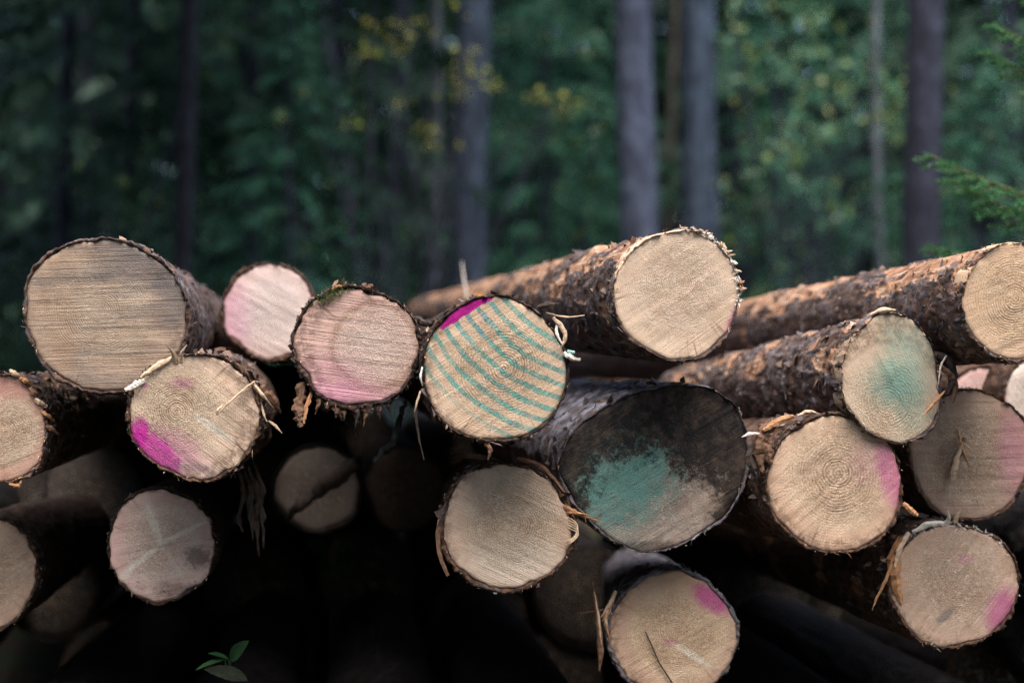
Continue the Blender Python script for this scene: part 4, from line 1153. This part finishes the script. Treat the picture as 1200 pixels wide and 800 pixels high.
# moss on the rim
def moss_tuft():
    lg = LOGS["mossy"]
    rr = np.random.default_rng(4)
    V, F = [], []
    for j in range(900):
        t = rr.normal(0, 1)
        x, y = 388 + 11 * t + rr.normal(0, 2), 347 - 5 * t + rr.normal(0, 4)
        p = np.array(lg.px(x, y)) + np.array([0, 0, rr.uniform(-0.006, 0.008)])
        d = unit(rr.normal(0, 1, (1, 3)) + np.array([[-0.2, 0.5, 0.6]]))[0] * rr.uniform(0.003, 0.009)
        w = np.cross(d, rr.normal(0, 1, 3)); w = w / (np.linalg.norm(w) + 1e-9) * 0.0006
        b = len(V); V += [p - w, p + w, p + d]; F.append((b, b + 1, b + 2))
    o = obj("moss_tuft", mesh_np("moss_tuft", np.array(V), np.array(F), False), MOSS, lg.e)
    o["kind"] = "stuff"
moss_tuft()

# ------------------------------------------------------------------ loose sticks, leaves and plants
def stick(name, label, pts, radii, mat, cat="stick"):
    W = np.array([P(*p) for p in pts])
    t0 = np.linspace(0, 1, len(W)); t1 = np.linspace(0, 1, 24)
    C_ = np.stack([np.interp(t1, t0, W[:, k]) for k in range(3)], 1)
    C_[1:-1] += np.random.default_rng(len(label)).normal(0, 0.0025, (22, 3))
    rad = np.interp(t1, np.linspace(0, 1, len(radii)), radii)
    o0 = C_[0].copy()
    V, F = tube(C_ - o0, rad, 8, 0.3, 3, 60)
    o = obj(name, mesh_np(name, V, F), mat)
    o.location = o0
    return tag(o, label, cat)

stick("branch", "dark broken branch slanting across the dim recessed log end", [(335, 612, 3.6), (350, 590, 3.55), (368, 577, 3.58), (392, 558, 3.55), (420, 540, 3.5)], [0.004, 0.016, 0.020, 0.026, 0.014], SPLINT_DARK, "branch")
stick("branch", "thin grey stick in the dark gap below the moss-topped and striped logs", [(438, 540, 3.1), (458, 520, 3.1), (468, 495, 3.1), (474, 470, 3.12)], [0.004, 0.007, 0.007, 0.004], TR_PALE, "stick")
q = LOGS["bottom"]
def on_face(lg, pts, dz):
    return [lg.M @ (lg.px(x, y) + Vector((0, 0, dz))) for x, y in pts]
def world_stick(name, label, W, radii, mat, cat, parts=()):
    W = np.array(W); t1 = np.linspace(0, 1, 20); t0 = np.linspace(0, 1, len(W))
    C_ = np.stack([np.interp(t1, t0, W[:, k]) for k in range(3)], 1); o0 = C_[0].copy()
    V, F = tube(C_ - o0, np.interp(t1, np.linspace(0, 1, len(radii)), radii), 7)
    o = obj(name, mesh_np(name, V, F), mat); o.location = o0
    return tag(o, label, cat)
world_stick("twig", "hair-thin dark twig lying against the lowest log's face", on_face(q, [(756, 739), (764, 756), (772, 775), (788, 800)], 0.006), [0.0011, 0.0014, 0.0016, 0.0018], SPLINT_DARK, "twig")
world_stick("splinter", "pale upright splinter standing behind the striped log", [P(547, 350, 4.6), P(544, 330, 4.6), P(541, 306, 4.62)], [0.005, 0.0035, 0.0015], SPLINT_WHITE, "splinter")

def leaf_blade(name, base, tip, width, mat, parent=None, curl=0.15, up=(0, 0, 1), notch=0.12):
    base, tip = np.array(base), np.array(tip)
    d = tip - base; L_ = np.linalg.norm(d); d = d / L_
    side = np.cross(d, np.array(up, float)); side /= np.linalg.norm(side); nrm = np.cross(side, d)
    n_ = 14
    t = np.linspace(0, 1, n_)
    w = width * 0.5 * np.sin(np.pi * t ** 0.85) ** 0.8 * (1 + notch * np.sin(t * 40))
    rows = []
    for a in (-1, -0.5, 0, 0.5, 1):
        rows.append(base + np.outer(t * L_, d) + np.outer(a * w, side) + np.outer(-curl * L_ * t ** 2 + abs(a) * w * 0.35, nrm))
    V = np.stack(rows, 1).reshape(-1, 3)
    return obj(name, mesh_np(name, V, grid_faces(5, n_, wrap=False), True), mat, parent)

def plant_leaf_mat(name, c1, c2):
    n = NT(name)
    f = n.noise(n.tc, 60, 4, 0.6)
    n.b.inputs["Specular IOR Level"].default_value = 0.05
    return n.done(n.mix(n.mrange(f, 0.3, 0.7), c1, c2), 0.8, n.bump(f, 0.4, 0.002))
GREEN_LEAF = plant_leaf_mat("green_leaf", (0.016, 0.042, 0.016), (0.010, 0.027, 0.011))
DRY_LEAF = plant_leaf_mat("dull_leaf", (0.018, 0.022, 0.014), (0.010, 0.012, 0.008))
OCHRE_LEAF = plant_leaf_mat("ochre_leaf", (0.55, 0.25, 0.05), (0.40, 0.16, 0.04))

def seedling(label, foot, leaves):
    f = P(*foot)
    e = empty("seedling", f)
    tag(e, label, "seedling")
    for (b, t, w, m, up) in leaves:
        b_, t_ = P(*b) - f, P(*t) - f
        leaf_blade("leaf", b_, t_, w, m, e, up=up)
        pth = np.stack([np.array(b_) * k for k in np.linspace(0, 1, 6)])
        V, F = tube(pth, np.full(6, 0.0013), 6)
        obj("stem", mesh_np("stem", V, F), m, e)
seedling("small plant with a few broad leaves near the bottom left", (288, 1120, 3.02),
         [((270, 773, 3.02), (287, 751, 2.98), 0.030, GREEN_LEAF, (0.5, -1, 0.9)), ((264, 772, 3.00), (229, 780, 2.96), 0.016, GREEN_LEAF, (0, -0.4, 1)),
          ((290, 796, 3.00), (242, 780, 2.96), 0.034, DRY_LEAF, (0.1, -0.8, 0.8)), ((268, 772, 3.01), (246, 762, 2.98), 0.016, GREEN_LEAF, (0.1, -0.5, 1))])
seedling("faint plant in the dark below the branch-crossed log end", (392, 900, 4.1),
         [((385, 645, 4.1), (362, 636, 4.05), 0.04, GREEN_LEAF, (0, -1, 0.2)), ((395, 648, 4.1), (410, 640, 4.05), 0.03, GREEN_LEAF, (0, -1, 0.1)),
          ((400, 675, 4.1), (418, 666, 4.05), 0.04, GREEN_LEAF, (0, -1, 0.1)), ((388, 668, 4.1), (376, 660, 4.05), 0.03, GREEN_LEAF, (0, -1, 0.1))])
ol = leaf_blade("fallen_leaf", (0, 0, 0), P(566, 344, 4.4) - P(552, 350, 4.4), 0.022, OCHRE_LEAF, None, up=(0.1, -1, 0.5))
ol.location = P(552, 350, 4.4)
tag(ol, "small ochre leaf on the log behind the striped end", "leaf")

# spruce just outside the frame whose boughs reach in at the right
def near_spruce():
    foot = P(1345, 400, 3.9); gz = ground_z(foot.x, foot.y)
    e = empty("young_spruce", (foot.x, foot.y, gz))
    tag(e, "young spruce whose sharp green boughs reach in at the right edge", "tree", "young spruces behind the pile")
    obj("trunk", trunk_mesh(3.6, 0.035, 0.012, (0, 0), 3, 12, 0.02), TR_DARK, e)
    r = np.random.default_rng(8)
    boughs = [((1345, 250, 3.9), (1092, 182, 3.75)), ((1345, 275, 3.9), (1135, 222, 3.8)), ((1345, 75, 3.9), (1168, 30, 3.8)), ((1345, 110, 3.9), (1160, 62, 3.9)),
              ((1345, 310, 3.9), (1090, 288, 3.95)), ((1345, 20, 3.9), (1185, -30, 3.8)), ((1345, 170, 3.9), (1250, 120, 3.7)), ((1345, 350, 3.9), (1500, 330, 3.9)), ((1345, 150, 3.9), (1490, 110, 4.0))]
    for a, b in boughs:
        A, B = np.array(P(*a)) - np.array(e.location), np.array(P(*b)) - np.array(e.location)
        Lb = np.linalg.norm(B - A)
        ax = (B - A) / Lb
        lat = np.cross(ax, [0, 0, 1.0]); lat /= np.linalg.norm(lat)
        twigs = [(A, B, 0.006)]
        for k in range(24):
            t = 0.2 + 0.8 * (k + r.uniform(0, 1)) / 24
            sgn = 1 if k % 2 else -1
            Lt = (0.32 * (1 - t) + 0.07) * Lb * r.uniform(0.7, 1.2)
            d = unit((ax * 0.9 + lat * sgn * r.uniform(0.5, 1.0) + np.array([0, 0, r.uniform(-0.55, 0.0)]))[None])[0]
            p = A + (B - A) * t + np.array([0, 0, -0.04 * math.sin(t * 3.1)])
            twigs.append((p, p + d * Lt, 0.0025))
        Vs, Fs, off = [], [], 0
        bases, dirs, sides, lens = [], [], [], []
        for (p, q_, rad) in twigs:
            u = np.linspace(0, 1, 6)
            pth = p + np.outer(u, q_ - p); pth[:, 2] -= 0.04 * np.sin(u * 3.1) * (rad > 0.004)
            V, F = tube(pth, rad * (1 - 0.7 * u), 5)
            Vs.append(V); Fs.append(F + off); off += len(V)
            Lt = np.linalg.norm(q_ - p); m = int(Lt / 0.0009)
            u = r.uniform(0.05, 1.02, m)
            pb = p + np.outer(u, q_ - p); pb[:, 2] -= 0.04 * np.sin(u * 3.1) * (rad > 0.004)
            dv = unit(np.tile((q_ - p) / Lt, (m, 1)) * 0.9 + r.normal(0, 0.55, (m, 3)))
            bases.append(pb); dirs.append(dv); sides.append(unit(np.cross(dv, r.normal(0, 1, (m, 3))))); lens.append(r.uniform(0.010, 0.020, m))
        br = obj("branch", mesh_np("branch", np.concatenate(Vs), np.concatenate(Fs)), SPLINT_BROWN, e)
        ln = np.concatenate(lens)
        V, F = quads_from(np.concatenate(bases), np.concatenate(dirs), np.concatenate(sides), ln, np.full(len(ln), 0.0034))
        nd = obj("needles", crown_mesh(V, F, r.uniform(0, 1, len(F)), "needles"), NEEDLE_NEAR, br)
        nd["kind"] = "stuff"
near_spruce()

# thin grass and litter on the ground before and under the stack
def grass():
    r = np.random.default_rng(21)
    N = 2600
    x = r.uniform(-1.6, 1.6, N); y = r.uniform(2.3, 4.6, N)
    z = np.array([ground_z(a, b) for a, b in zip(x, y)])
    b = np.stack([x, y, z - 0.01], 1)
    d = unit(np.stack([r.normal(0, .45, N), r.normal(0, .45, N), np.ones(N)], 1))
    sd2 = unit(np.cross(d, r.normal(0, 1, (N, 3))))
    ln = r.uniform(0.05, 0.24, N)
    V, F = quads_from(b, d, sd2, ln, np.full(N, 0.004))
    o = obj("grass", crown_mesh(V, F, r.uniform(0, 1, N), "grass"), NEEDLE)
    tag(o, "sparse thin grass in the dark under the stack", "grass", None, "stuff")
grass()

# bearers that carry the stack
for k, (d, lab) in enumerate(((3.7, "rough bearer log lying crosswise under the stack, front one"), (6.2, "rough bearer log lying crosswise under the stack, rear one"))):
    e = empty("bearer_log", (0, d, 0.07)); tag(e, lab, "log")
    t = np.linspace(-1.75, 1.75, 60)
    V, F = tube(np.stack([t, 0.01 * np.sin(t * 3), np.zeros(60)], 1), np.full(60, 0.085), 24, 0.12, k, 14)
    me = mesh_np("bark", V, F, True, None, {"strip": np.zeros(len(V)), "plate": np.zeros(len(V))})
    obj("bark", me, BARK_DARK, e)
    for sgn in (-1, 1):
        a = np.linspace(0, 2 * math.pi, 24, endpoint=False)
        V = np.concatenate([[[sgn * 1.752, 0, 0]], np.stack([np.full(24, sgn * 1.751), np.cos(a) * 0.082, np.sin(a) * 0.082], 1)])
        i = np.arange(24)
        obj("cut_face", mesh_np("cut_face", V, np.stack([np.zeros(24, int), 1 + i, 1 + (i + 1) % 24], 1)), SPLINT_BROWN, e)
